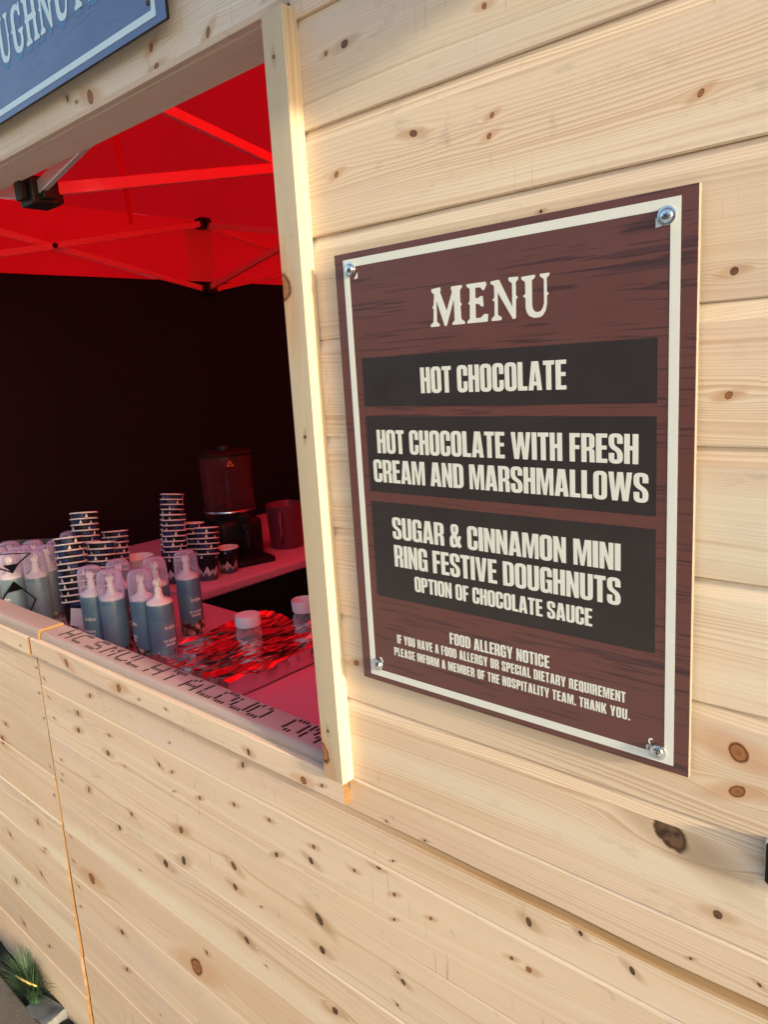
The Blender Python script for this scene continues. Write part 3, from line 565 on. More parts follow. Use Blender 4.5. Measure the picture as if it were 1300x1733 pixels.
# header beam
hd = Wood()
HK = [(-.339, 2.197, .006, .2, .8), (-.331, 2.171, .004, .5, 1.6), (-.562, 2.184, .003, 1, 1), (-.59, 2.196, .006, .7, .6), (-.519, 2.180, .011, .15, .8), (-.208, 2.176, .006, .4, .8), (-.089, 2.18, .003, 1, 1)]
hd.prism([(.089, 2.44), (0, 2.44), (0, 2.168), (.004, 2.162), (.015, 2.162), (.0165, 2.1655), (.018, 2.161), (.089, 2.160)], -2.9, -.05, lambda u, d, h: (u, d - .003, h), 15.2, HK)
hd.build('header_beam', M['pine_pale'], stall)
# post
po = Wood()
PK = [(1.25, -.068, .0028, 1, 1), (2.102, -.066, .0028, 1, 1), (1.659, -.064, .0028, 1, 1), (1.846, -.0835, .016, .12, 1.2), (1.215, -.082, .013, .15, 1.4)]
po.prism([(.0, -.0835), (-.0205, -.0835), (-.0215, -.0825), (-.0215, -.0465), (-.0205, -.0455), (.0, -.0455)], 1.176, 2.152, lambda u, d, h: (h + .002*sin(u*3), d, u), 17.9, PK, du=.015, dv=.007)
po.build('post', M['pine_post'], stall)
st2 = Wood(); st2.prism([(.065, -.083), (.003, -.083), (.003, -.053), (.065, -.053)], 1.197, 2.155, lambda u, d, h: (h, d, u), 18.8); st2.build('stud', M['pine'], stall)
st3 = Wood()
for sx in (.5, 1.15): st3.prism([(.085, sx), (.021, sx), (.021, sx+.045), (.085, sx+.045)], -.02, 2.5, lambda u, d, h: (h, d, u), 19.9+sx)
st3.build('stud', M['pine'], stall)
# unseen board added up to the right to shade the upper wall
ev = Wood(); ev.prism([(-.002, .60), (-.30, .60), (-.30, .625), (-.002, .625)], 2.166, 2.85, lambda u, d, h: (h, d, u), 23.3); ev.build('shade_board', M['pine'], stall)

# ================================================================== menu sign
sign = empty('menu_sign', (0, -.012, 1.345), 'brown menu board with a cream border screwed to the pine wall', 'sign')
SH = .5273
bm = bmesh.new(); box(bm, (0, 0, 0), (.42, .005, SH), .0006, 1)
bm.normal_update()
for f in bm.faces: f.material_index = 0 if f.normal.y < -.9 else 1
o = obj('board', bm, [M['sign_brown'], M['board_edge']], sign); bv = o
bm = bmesh.new()
B0, B1, Z0, Z1, bw = .0140, .4055, .0075, .5200, .0088
for lo_, hi_ in (((B0, -.00018, Z0), (B1, -.00002, Z0+bw)), ((B0, -.00018, Z1-bw), (B1, -.00002, Z1)), ((B0, -.00018, Z0+bw), (B0+bw, -.00002, Z1-bw)), ((B1-bw, -.00018, Z0+bw), (B1, -.00002, Z1-bw))): box(bm, lo_, hi_)
obj('border', bm, M['cream'], sign)
for z0, z1 in ((.351, .4075), (.249, .3395), (.117, .237)):
    bm = bmesh.new(); box(bm, (.0345, -.00018, z0), (.3868, -.00002, z1)); obj('dark_panel', bm, M['panel_dark'], sign)
def words(txt, x0, x1, z0, z1, dark=True, font=GL, **kw):
    me = letter_mesh(txt, x0, x1, z0, z1, font, thick=.00012, **kw); me.transform(Matrix.Translation((0, -.0002 if dark else -.00003, 0)))
    obj('lettering', me, M['cream'], sign)
def word_glyphs(items, z0, z1):
    cs = []
    for ch, x0, x1 in items:
        w, c = SL[ch]; k = (x1-x0)/w
        for q in c: cs.append([(x0+p[0]*k, z0+p[1]*(z1-z0)) for p in rounded([(a, b, .02) for a, b in q])])
    me = shape_mesh(cs, .00012); me.transform(Matrix.Translation((0, -.00003, 0))); obj('lettering', me, M['cream'], sign)
word_glyphs((('M', .139, .184), ('E', .187, .213), ('N', .217, .249), ('U', .2525, .283)), .4345, .474)
words('HOT CHOCOLATE', .121, .299, .365, .393)
words('HOT CHOCOLATE WITH FRESH', .050, .370, .296, .3235)
words('CREAM AND MARSHMALLOWS', .0415, .3795, .261, .288)
words('SUGAR & CINNAMON MINI', .066, .353, .193, .2195)
words('RING FESTIVE DOUGHNUTS', .0665, .353, .1585, .1855)
words('OPTION OF CHOCOLATE SAUCE', .096, .3235, .1315, .150)
words('FOOD ALLERGY NOTICE', .1445, .2745, .0755, .0895, False, gap=.06, space=.24)
words('IF YOU HAVE A FOOD ALLERGY OR SPECIAL DIETARY REQUIREMENT', .0625, .358, .0592, .0706, False, gap=.075, space=.24)
words('PLEASE INFORM A MEMBER OF THE HOSPITALITY TEAM. THANK YOU.', .0565, .3625, .0420, .0530, False, gap=.075, space=.24)
# corner ornaments half hidden by the screws
cs = [[(.0300, .4972), (.0358, .4978), (.0358, .5045)], [(.3842, .4978), (.3925, .4990), (.3842, .5060)], [(.0345, .0335), (.0365, .0265), (.0300, .0335)]]
hook = [(.3905, .0225), (.3842, .0165), (.3838, .0225)]
cs.append(hook)
def ribbon(pts, w):
    L = []; Rr = []
    for i, p in enumerate(pts):
        a = Vector(pts[max(0, i-1)]); b = Vector(pts[min(len(pts)-1, i+1)]); d = (b-a).normalized(); n_ = Vector((-d.y, d.x)); ww = w*(.55 + .45*sin(PI*(i+.5)/len(pts)))
        L.append((p[0]+n_.x*ww, p[1]+n_.y*ww)); Rr.append((p[0]-n_.x*ww, p[1]-n_.y*ww))
    return L + Rr[::-1]
cs.append(ribbon([(.3838, .0222), (.3822, .0245), (.3818, .0268), (.3828, .0288), (.3845, .0292), (.3853, .0282)], .0009))
cs.append(ribbon([(.3836, .0190), (.3815, .0215), (.3800, .0212), (.3795, .0196), (.3803, .0178), (.3814, .0170)], .0008))
for grp in (cs[:1], cs[1:2], cs[2:3], cs[3:4], cs[4:5], cs[5:]):
    me = shape_mesh(grp, .00015); me.transform(Matrix.Translation((0, -.00004, 0))); obj('ornament', me, M['cream'], sign)
def screw(x, z, y, parent, rot=.3, mtx=None):
    bm = bmesh.new(); rx = Matrix.Translation((x, y, z)) @ Matrix.Rotation(PI/2, 4, 'X')
    lathe(bm, [(.0, .0001), (.0074, .0001), (.0080, .0006), (.0078, .0016), (.0066, .0020), (.0052, .0018), (.0050, .0022), (.0047, .0032), (.0034, .0038), (0, .0040)], 32, mtx=rx)
    o = obj('screw', bm, M['zinc'], parent, 40)
    bm = bmesh.new()
    for a in (0, PI/2): box(bm, (-.0022, -.0006, .0037), (.0022, .0006, .00408), .0001, mtx=rx @ Matrix.Rotation(rot+a, 4, 'Z'))
    obj('recess', bm, M['recess'], o)
for (x, z, r) in ((.0252, .5085, .4), (.3940, .5060, 1.0), (.3912, .0180, .1), (.0275, .0225, .7)): screw(x, z, -.00018, sign, r)

# ================================================================== doughnut sign over the hatch
bs = empty('shop_sign', (-.262, -.026, 2.204), 'blue hanging board with pale spurred lettering above the hatch', 'sign')
bm = bmesh.new(); box(bm, (-.85, 0, 0), (0, .005, .26), .0006, 1)
bm.normal_update()
for f in bm.faces: f.material_index = 0 if f.normal.y < -.9 else 1
obj('board', bm, [M['sign_blue'], M['black_plastic']], bs)
bm = bmesh.new()
for lo_, hi_ in (((-.834, -.0006, .010), (-.023, -.0001, .0195)), ((-.0325, -.0006, .0195), (-.023, -.0001, .242)), ((-.834, -.0006, .242), (-.023, -.0001, .2515)), ((-.834, -.0006, .0195), (-.8245, -.0001, .242))): box(bm, lo_, hi_)
obj('border', bm, M['ice'], bs)
cs = []; x = -.537
for ch in 'DOUGHNUTS':
    w, c = SL[ch]; k = .0465/w if ch not in 'TS' else .043/w
    for q in c: cs.append([(x+p[0]*k, .081+p[1]*.070) for p in rounded([(a, b, .02) for a, b in q])])
    x += (.0465 if ch not in 'TS' else .043) + .0048
off = -.233 + .537 + .015 - .045
shadow = [[(a-.004, b-.009) for a, b in c] for c in cs]
dx = -.148 - max(a for c in cs for a, b in c)
me = shape_mesh(shadow, .0003); me.transform(Matrix.Translation((dx, -.0001, 0))); obj('letter_shadow', me, M['blue_shadow'], bs)
me = shape_mesh(cs, .0003); me.transform(Matrix.Translation((dx, -.0006, 0))); obj('lettering', me, M['ice'], bs)
bm = bmesh.new(); lathe(bm, [(0, .0001), (.004, .0003), (.0045, .0015), (.002, .0025), (0, .0026)], 20, mtx=Matrix.Translation((-.036, -.0008, .030)) @ Matrix.Rotation(PI/2, 4, 'X')); obj('screw', bm, M['recess'], bs)
me = shape_mesh([[(-.0415, .0315), (-.0395, .0315), (-.0385, .040), (-.040, .0425), (-.0425, .040)]], .0003); me.transform(Matrix.Translation((0, -.0006, 0))); obj('ornament', me, M['ice'], bs)

# ================================================================== pop-up canopy behind the front
XL, XR, YF, YB, EZ, PZ = -2.5, .5, .105, 3.105, 2.47, 3.30
XC, YC = (XL+XR)/2, (YF+YB)/2
can = empty('pop_up_canopy', (XC, YC, 0), 'red pop up canopy on a steel scissor frame with black side curtains', 'canopy')
def pobj(name, bm, mat, smooth=False):
    o = obj(name, bm, mat, can, smooth); o.matrix_parent_inverse = Matrix.Translation((-XC, -YC, 0)); return o
bm = bmesh.new(); NN = 24
cor = [(XL-.02, YF-.02), (XR+.02, YF-.02), (XR+.02, YB+.02), (XL-.02, YB+.02)]
for k in range(4):
    a, b = Vector((*cor[k], EZ)), Vector((*cor[(k+1) % 4], EZ)); pk = Vector((XC, YC, PZ)); rows = []
    for j in range(NN+1):
        t = j/NN; row = []
        for i in range(NN+1):
            p = (a.lerp(b, i/NN)).lerp(pk, t)
            sag = -.05*sin(PI*t)*(.4+.6*sin(PI*i/NN)) + .008*noise.noise((p.x*3, p.y*3, k))
            row.append(bm.verts.new((p.x, p.y, p.z + (sag if 0 < t < 1 and 0 < i < NN else 0))))
        rows.append(row)
    for r0, r1 in zip(rows, rows[1:]):
        for i in range(NN):
            bm.faces.new((r0[i], r0[i+1], r1[i+1], r1[i]))
bmesh.ops.remove_doubles(bm, verts=bm.verts[:], dist=1e-4)
pobj('roof', bm, M['red_fabric'], True)
def curtain(name, pts, z0, z1, mat, amp=.01, n=90):
    bm = bmesh.new(); prev = None
    P = [Vector((*q, 0)) for q in pts]
    for a, b in zip(P, P[1:]):
        nn = max(2, int((b-a).length*30)); d = (b-a).normalized(); nr = Vector((-d.y, d.x, 0)); prev = None
        for i in range(nn+1):
            p = a.lerp(b, i/nn); col = []
            for zi in range(7):
                z = z0 + (z1-z0)*zi/6; w = amp*(1-.7*zi/6)*noise.noise((p.x*5, p.y*5, z*.7))
                q = p + nr*w; col.append(bm.verts.new((q.x, q.y, z)))
            if prev:
                for k in range(6): bm.faces.new((prev[k], col[k], col[k+1], prev[k+1]))
            prev = col
    return pobj(name, bm, mat, True)
curtain('valance', [(XL-.02, YF), (XL-.02, YB+.02), (XR+.02, YB+.02), (XR+.02, YF)], 2.184, EZ, M['red_fabric'], .006)
curtain('side_curtain', [(XL+.015, YF), (XL+.015, YB-.02), (XR-.02, YB-.02), (XR-.02, YF+.02)], 0, 2.183, M['black_fabric'], .03)
bm = bmesh.new(); box(bm, (XL-.012, YC-.075, 2.19), (XL-.0105, YC+.075, EZ-.01)); pobj('reinforcing_patch', bm, M['red_patch'])
def bar(a, b, w=.026, h=.014, roll=None):
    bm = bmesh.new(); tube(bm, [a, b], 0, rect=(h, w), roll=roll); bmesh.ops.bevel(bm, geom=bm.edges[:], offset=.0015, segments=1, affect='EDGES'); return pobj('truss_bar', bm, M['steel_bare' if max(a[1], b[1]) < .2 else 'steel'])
def joint(p, s=.05):
    bm = bmesh.new(); box(bm, (p[0]-s*.5, p[1]-s*.5, p[2]-s*.45), (p[0]+s*.5, p[1]+s*.5, p[2]+s*.45), .005)
    for sx in (-1, 1): box(bm, (p[0]-s*.22, p[1]-s*.75 if sx < 0 else p[1]+s*.5, p[2]-s*.3), (p[0]+s*.22, p[1]-s*.5 if sx < 0 else p[1]+s*.75, p[2]+s*.3), .003)
    for sx in (-1, 1): box(bm, (p[0]-s*.75 if sx < 0 else p[0]+s*.5, p[1]-s*.22, p[2]-s*.3), (p[0]-s*.5 if sx < 0 else p[0]+s*.75, p[1]+s*.22, p[2]+s*.3), .003)
    return pobj('joint_bracket', bm, M['black_plastic'])
def scissor(a, b, zt=2.447, zb=2.142, off=(0, 0)):
    ax, ay = a; bx, by = b; m = ((ax+bx)/2, (ay+by)/2); d = Vector((bx-ax, by-ay, 0)).normalized(); nr = Vector((-d.y, d.x, 0))*.009
    for sgn, (z0, z1) in ((1, (zt, zb)), (-1, (zb, zt))):
        bar((ax+nr.x*sgn, ay+nr.y*sgn, z0), (bx+nr.x*sgn, by+nr.y*sgn, z1))
    p = Vector((m[0], m[1], (zt+zb)/2)); bm = bmesh.new()
    tube(bm, [p - nr*2.2, p + nr*2.2], .011, 14); pobj('pivot_bolt', bm, M['black_plastic'])
xi, yi = XL+.035, YF+.02
for (a, b) in (((xi, YF), (xi, YC)), ((xi, YC), (xi, YB)), ((XL, yi), (XC, yi)), ((XC, yi), (XR, yi)), ((XC, YF), (XC, YC)), ((XC, YC), (XC, YB)), ((XL, YC), (XC, YC)), ((XC, YC), (XR, YC)), ((XL, YB-.03), (XC, YB-.03)), ((XC, YB-.03), (XR, YB-.03))):
    scissor(a, b)
for p in ((xi, YC), (XC, yi), (XC, YC), (XC, YB-.03)):
    for z in (2.447, 2.142): joint((p[0], p[1], z), .055 if p != (XC, yi) else .062)
for x, y in ((XL+.04, YF+.03), (XL+.04, YB-.04), (XR-.04, YB-.04), (XR-.04, YF+.03)):
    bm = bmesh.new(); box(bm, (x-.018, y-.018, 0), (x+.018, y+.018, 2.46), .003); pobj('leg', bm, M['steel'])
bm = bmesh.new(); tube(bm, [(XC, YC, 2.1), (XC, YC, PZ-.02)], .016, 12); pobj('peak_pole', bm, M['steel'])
bm = bmesh.new(); tube(bm, [(-1.0, .37, 2.66), (-.985, .30, 2.42), (-1.0, .33, 2.18), (-1.0, .335, 2.10)], 0, rect=(.018, .002), roll=(0, 1, .3)); pobj('strap', bm, M['red_fabric'])

# ================================================================== tables
TZ = 1.04
def table(name, label, x0, x1, y0, y1, legs):
    t = empty(name, ((x0+x1)/2, (y0+y1)/2, -.02), label, 'table'); c = Vector(((x0+x1)/2, (y0+y1)/2, -.02))
    bm = bmesh.new(); box(bm, Vector((x0, y0, TZ-.036))-c, Vector((x1, y1, TZ))-c, .008, seg=3); obj('tabletop', bm, M['counter'], t, 40)
    for x, y in legs:
        bm = bmesh.new(); box(bm, Vector((x-.02, y-.02, -.02))-c, Vector((x+.02, y+.02, TZ-.037))-c, .003); obj('leg', bm, M['black_plastic'], t)
table('serving_counter', 'white counter running along behind the hatch sill', -2.40, .42, .075, .622, ((-2.3, .12), (-2.3, .58), (.36, .12), (.36, .58)))
table('side_table', 'white table along the left curtain carrying the drinks machine', -2.30, -1.425, .640, 2.5, ((-2.2, .7), (-1.5, .7), (-2.2, 2.4), (-1.5, 2.4)))

# ================================================================== cream cans
def bend(me, R, z0, a0):
    """wrap a flat xz text mesh round a cylinder of radius R about z"""
    for v in me.vertices:
        x, y, z = v.co; a = a0 + x/R; r = R - y; v.co = (r*cos(a), r*sin(a), z+z0)
    return me
CR = .0325
def can_body():
    bm = bmesh.new()
    lathe(bm, [(0, 0), (.029, 0), (.0315, .002), (CR, .006), (CR, .156), (.0318, .160), (.030, .1625)], 36)
    me = bpy.data.meshes.new('can'); bm.to_mesh(me); bm.free()
    for txt, w, z, h, a in (('brakes', .030, .098, .010, 0), ('UHT AEROSOL', .034, .066, .0062, 0), ('CREAM', .026, .056, .0062, 0)):
        tm = letter_mesh('BRAKES' if txt == 'brakes' else txt, -w/2, w/2, 0, h, gap=.09, space=.25, thick=.0003) if txt != 'brakes' else low_brakes(w, h)
        bend(tm, CR+.0001, z, a)
        b2 = bmesh.new(); b2.from_mesh(me); nf = len(b2.faces); b2.from_mesh(tm); b2.faces.ensure_lookup_table()
        for f in b2.faces[nf:]: f.material_index = 1
        b2.to_mesh(me); b2.free(); bpy.data.meshes.remove(tm)
    for p in me.polygons:
        if p.material_index == 0: p.use_smooth = True
    return me
LOW = {'b': (.5, [[(0,0),(0,1),(.13,1),(.13,.66),(.30,.72,.12),(.5,.66,.2),(.5,.02,.2),(.30,0,.1),(.13,.05),(.13,0)], [(.14,.56,.05),(.36,.56,.08),(.36,.12,.08),(.14,.12,.05)]]),
       'r': (.33, [[(0,0),(0,.7),(.13,.7),(.13,.62),(.33,.72),(.33,.58),(.13,.48),(.13,0)]]),
       'a': (.48, [[(.03,.66,.1),(.47,.72,.2),(.48,0),(.35,0),(.35,.06),(0,-.02,.15),(0,.42,.12),(.34,.44),(.34,.58,.06),(.05,.55)], [(.13,.32,.04),(.34,.34),(.34,.13,.05),(.13,.1,.05)]]),
       'k': (.46, [[(0,0),(0,1),(.13,1),(.13,.44),(.30,.7),(.46,.7),(.27,.40),(.47,0),(.32,0),(.18,.30),(.13,.22),(.13,0)]]),
       'e': (.5, [[(.5,.30),(.13,.30),(.14,.10,.08),(.36,.10,.05),(.40,.18),(.5,.13),(.44,-.02,.14),(0,-.02,.2),(0,.72,.2),(.5,.72,.2)], [(.13,.42),(.37,.42),(.36,.60,.08),(.14,.60,.08)]]),
       's': (.4, [[(.38,.50),(.38,.71,.14),(.02,.71,.14),(.02,.34,.1),(.27,.25,.04),(.27,.10,.03),(.13,.10,.03),(.13,.2),(0,.2),(0,-.02,.14),(.40,-.02,.14),(.40,.36,.1),(.14,.46,.04),(.14,.60,.03),(.26,.60,.03),(.26,.50)]])}
def low_brakes(w, h): return letter_mesh('brakes', -w/2+.004, w/2+.004, 0, h, font=LOW, gap=.08, thick=.0003)
BODY = can_body()
bm = bmesh.new(); lathe(bm, [(.0318, .1605), (.0322, .1635), (.029, .167), (.019, .171), (.0125, .176), (.0095, .184), (.0090, .196), (.0070, .200), (.0066, .212), (.0050, .216)], 28)
for k in range(6):
    a = k*PI/3; tube(bm, [(.007*cos(a), .007*sin(a), .204), (.0085*cos(a), .0085*sin(a), .214), (.0045*cos(a), .0045*sin(a), .224)], [.0022, .0026, .0012], 6)
lathe(bm, [(0, .210), (.005, .211), (.0035, .219), (0, .2195)], 12)
NOZ = bpy.data.meshes.new('nozzle'); bmesh.ops.recalc_face_normals(bm, faces=bm.faces[:]); bm.to_mesh(NOZ); bm.free(); NOZ.materials.append(M['white_plastic'])
bm = bmesh.new(); lathe(bm, [(.0327, .1615), (.0330, .170), (.0322, .205), (.0305, .222), (.026, .232), (.017, .2365), (0, .2375)], 36, cap=False)
CAP = bpy.data.meshes.new('cap'); bm.to_mesh(CAP); bm.free(); CAP.materials.append(M['clear_cap'])
BODY.materials.append(M['can']); BODY.materials.append(M['paper'])
GC = 'teal cans of whipped cream behind the sill'
def cream_can(x, y, rz, label, capped=True, z=TZ, lean=(0, 0)):
    o = bpy.data.objects.new('cream_can', BODY); o.location = (x, y, z); o.rotation_euler = (lean[0], lean[1], rz); link(o); tag(o, label, 'cream can', GC)
    n = bpy.data.objects.new('nozzle', NOZ); link(n, o)
    if capped: c = bpy.data.objects.new('cap', CAP); link(c, o)
    return o
FA = math.atan2(-.79, .61)     # the way the camera lies from the counter
cream_can(-1.196, .209, FA-.15, 'capped cream can with its name facing out, leftmost of the loose cans')
cream_can(-1.115, .220, FA+2.6, 'capped cream can turned to its small print, nearest to the sill')
cream_can(-1.190, .285, FA+1.2, 'capped cream can hidden behind the leftmost two loose cans')
cream_can(-1.040, .262, FA-.9, 'capped cream can directly left of the uncapped can')
cream_can(-1.118, .350, FA+2, 'capped cream can at the back, its dome showing left of the bare nozzle')
cream_can(-.967, .265, FA+.9, 'uncapped cream can with its white star nozzle bare', False)
cream_can(-1.104, .438, FA+.75, 'capped cream can standing alone behind the foil tray, rightmost of all')
cream_can(-1.700, .400, FA+.4, 'capped cream can between the film wrapped pack and the cup stacks')
# the wrapped pack
PN = Vector((.61, -.79, 0)); PT = Vector((.7915, .6112, 0)); P0 = Vector((-1.528, .1535, 0))
names = ['front left', 'front middle', 'front right', 'middle left', 'middle centre', 'middle right', 'back left', 'back middle', 'back right']
i = 0
for r in (-.036, -.104, -.172):
    for tt in (-.114, -.038, .038):
        p = P0 + PT*tt + PN*r
        cream_can(p.x, p.y, FA + random.uniform(-.6, .6) + (0 if i != 2 else 2.7), 'cream can inside the clear film pack, %s of its three rows' % names[i], True, TZ+.003); i += 1
pack = empty('film_pack', (P0.x, P0.y, TZ), 'clear shrink film pack with black diamond marks round the left cream cans', 'packaging', rz=math.atan2(PT.y, PT.x))
# local axes: x along PT, y = -PN (away from the camera)
bm = bmesh.new(); nx, nz = 22, 16
def filmp(x, y, z): return (x, y, z)
ring = [(-.155, -.002), (.078, -.002), (.080, .0), (.080, .208), (.078, .210), (-.155, .210)]
cols = []
per = []
for a, b in zip(ring, ring[1:]+ring[:1]):
    n_ = max(1, int(math.hypot(b[0]-a[0], b[1]-a[1])/.012))
    per += [(a[0]+(b[0]-a[0])*k/n_, a[1]+(b[1]-a[1])*k/n_) for k in range(n_)]
for (x, y) in per:
    col = []
    for k in range(13):
        z = .002 + k*.0195; f = noise.noise((x*26, y*26, z*22))*.004; dx_, dy_ = x+.038, y-.104
        s1 = 1 - .03*max(0, (z-.19)/.05)
        col.append(bm.verts.new((-.038+dx_*s1 + f*(1 if abs(dx_) > .1 else 0), .104+dy_*s1 + f, z)))
    cols.append(col)
for a, b in zip(cols, cols[1:]+cols[:1]):
    for k in range(12): bm.faces.new((a[k], b[k], b[k+1], a[k+1]))
film = obj('film', bm, M['film'], pack, True)
def strip(bm, pts, w, y=-.0085):
    ps = [Vector((p[0], 0, p[1])) for p in pts]
    for a, b in zip(ps, ps[1:]):
        d = (b-a).normalized(); n_ = Vector((-d.z, 0, d.x))*w/2; e = d*w*.4
        vs = [bm.verts.new((q.x, y, q.z)) for q in (a-n_-e, b-n_+e, b+n_+e, a+n_-e)]
        bm.faces.new(vs)
def poly(bm, pts, y=-.0086): bm.faces.new([bm.verts.new((p[0], y, p[1])) for p in pts])
bm = bmesh.new()
strip(bm, [(-.006, .160), (.052, .108), (.027, .070)], .0045); strip(bm, [(-.006, .160), (-.053, .103)], .0045, -.0087); poly(bm, [(-.006, .160), (.018, .139), (-.036, .127)])
r_ = bmesh.ops.solidify(bm, geom=bm.faces[:], thickness=.0003)
obj('diamond_mark', bm, M['black_plastic'], film)
bm = bmesh.new()
strip(bm, [(-.053, .206), (-.005, .188), (.015, .214), (.056, .243)], .004); strip(bm, [(.056, .243), (-.037, .243)], .003, -.0087); poly(bm, [(-.030, .210), (.015, .214), (-.005, .188)], -.0089)
bmesh.ops.solidify(bm, geom=bm.faces[:], thickness=.0003)
obj('diamond_mark', bm, M['black_plastic'], film)
bm = bmesh.new()
box(bm, (-.158, -.005, 0), (.083, -.003, .026), .0005); box(bm, (.083, -.005, 0), (.085, .213, .026), .0005); box(bm, (-.158, .211, 0), (.083, .213, .026), .0005); box(bm, (-.158, -.003, 0), (.083, .211, .002))
obj('card_tray', bm, M['paper'], pack)
bm = bmesh.new(); tube(bm, [(-.018, 0, 0), (.018, 0, 0)], 0, rect=(.05, .0006)); 
for v in bm.verts: v.co.x += .004*sin(v.co.z*60)
tag(obj('paper_slip', bm, M['paper'], None, False, (-1.365, .235, TZ+.058)), 'small pale paper slip standing between the film pack and the tall cup stack', 'paper slip'); bpy.data.objects['paper_slip'].rotation_euler = (1.45, .1, .7)
bm = bmesh.new(); box(bm, (-1.372, .236, TZ), (-1.352, .256, TZ+.03), .002); tag(obj('card_block', bm, M['paper']), 'tiny white card block under the paper slip', 'card')

# ================================================================== paper cups
def cup_mesh():
    bm = bmesh.new(); H = .092
    lathe(bm, [(0, .004), (.0285, .004), (.0285, .0), (.0298, .0), (.0395, H-.002)], 30, cap=False)
    nf = len(bm.faces)
    lathe(bm, [(.0392, H-.002), (.0292, .006), (0, .006)], 30, mat=1, cap=False)
    me = bpy.data.meshes.new('paper_cup'); bm.to_mesh(me); bm.free()
    for txt, x0, h, z, mi, a in (('PEAK', .030, .0095, .0765, 2, 0), ('^', .010, .012, .0755, 1, .55), ('PEAK', .030, .0095, .0765, 2, 2.6), ('^', .010, .012, .0755, 1, 3.2), ('^', .007, .008, .0755, 1, 1.35), ('^', .008, .009, .0755, 1, 4.6), ('PEAK', .030, .0095, .0765, 2, 4.9)):
        if txt == '^': tm = shape_mesh([[(-x0/2, 0), (x0/2, 0), (.1*x0, h), (-.05*x0, h*.9)]], .0002)
        else: tm = letter_mesh(txt, -x0/2, x0/2, 0, h, thick=.0002)
        for v in tm.vertices:
            x, y, zz = v.co; zz += z; R = .0298 + (.0395-.0298)*zz/.09 + .0001; an = a + x/R; r = R - y; v.co = (r*cos(an), r*sin(an), zz)
        b2 = bmesh.new(); b2.from_mesh(me); n0 = len(b2.faces); b2.from_mesh(tm); b2.faces.ensure_lookup_table()
        for f in b2.faces[n0:]: f.material_index = mi
        b2.to_mesh(me); b2.free(); bpy.data.meshes.remove(tm)
    for m in ('cup', 'cup_white', 'cup_blue'): me.materials.append(M[m])
    bm = bmesh.new(); n, k = 30, 8; vs = [[bm.verts.new(((.0402+.0023*cos(2*PI*j/k))*cos(2*PI*i/n), (.0402+.0023*cos(2*PI*j/k))*sin(2*PI*i/n), .0905+.0022*sin(2*PI*j/k))) for j in range(k)] for i in range(n)]
    for i in range(n):
        for j in range(k): f = bm.faces.new((vs[i][j], vs[(i+1) % n][j], vs[(i+1) % n][(j+1) % k], vs[i][(j+1) % k])); f.smooth = True
    rm = bpy.data.meshes.new('rim'); bm.to_mesh(rm); bm.free(); rm.materials.append(M['cup_white'])
    return me, rm
CUPM, RIMM = cup_mesh()
ORD = ['top', 'second', 'third', 'fourth', 'fifth', 'sixth', 'seventh', 'eighth', 'ninth', 'tenth', 'eleventh', 'twelfth', 'thirteenth', 'fourteenth']
STEP = .0182
def cup_stack(base, top, n, where, rnd=random.Random(11)):
    b = Vector((*base, TZ)); tp = Vector(top); ax = (tp-b).normalized(); q = Vector((0, 0, 1)).rotation_difference(ax)
    for i in range(n):
        o = bpy.data.objects.new('paper_cup', CUPM); link(o)
        o.location = b + ax*STEP*i + Vector((rnd.uniform(-.0008, .0008), rnd.uniform(-.0008, .0008), 0)); o.rotation_euler = (q @ Matrix.Rotation(rnd.uniform(0, 6.28), 3, 'Z').to_quaternion()).to_euler()
        j = n-1-i
        tag(o, ('navy paper cup, %s down %s' % (ORD[j], where)) if j else 'navy paper cup, topmost %s' % where if n > 1 else 'single navy paper cup ' + where, 'paper cup', 'stacked navy paper cups')
        r = bpy.data.objects.new('rim', RIMM); link(r, o)
cup_stack((-1.407, .259), (-1.458, .286, 1.315), 11, 'in the tall near stack beside the film pack')
cup_stack((-1.561, .372), (-1.605, .412, 1.337), 13, 'in the tilted stack behind the near stack')
cup_stack((-1.433, .345), (-1.461, .382, 1.274), 9, 'in the short stack just left of the cream cans')
cup_stack((-1.620, .503), (-1.653, .531, 1.258), 8, 'in the leaning stack beside the white tub')
cup_stack((-1.706, .757), (-1.733, .813, 1.339), 12, 'in the tallest stack on the side table')
cup_stack((-1.598, .705), (-1.624, .740, 1.269), 9, 'in the curved stack before the tallest stack')
cup_stack((-1.650, .815), (-1.661, .835, 1.206), 6, 'in the shaded stack behind the curved stack')
cup_stack((-1.526, .790), (-1.545, .815, 1.204), 6, 'in the stack nearest the drinks machine')
cup_stack((-1.543, .890), (-1.543, .890, 1.13), 1, 'standing by the foot of the drinks machine')
bm = bmesh.new(); lathe(bm, [(0, 0), (.040, 0), (.042, .002), (.054, .108), (.056, .110), (.0555, .112), (.0525, .110), (.041, .006), (0, .005)], 36)
tag(obj('paper_tub', bm, M['cup_white'], None, False, (-1.655, .600, TZ)), 'large plain white paper tub behind the cream cans', 'tub')

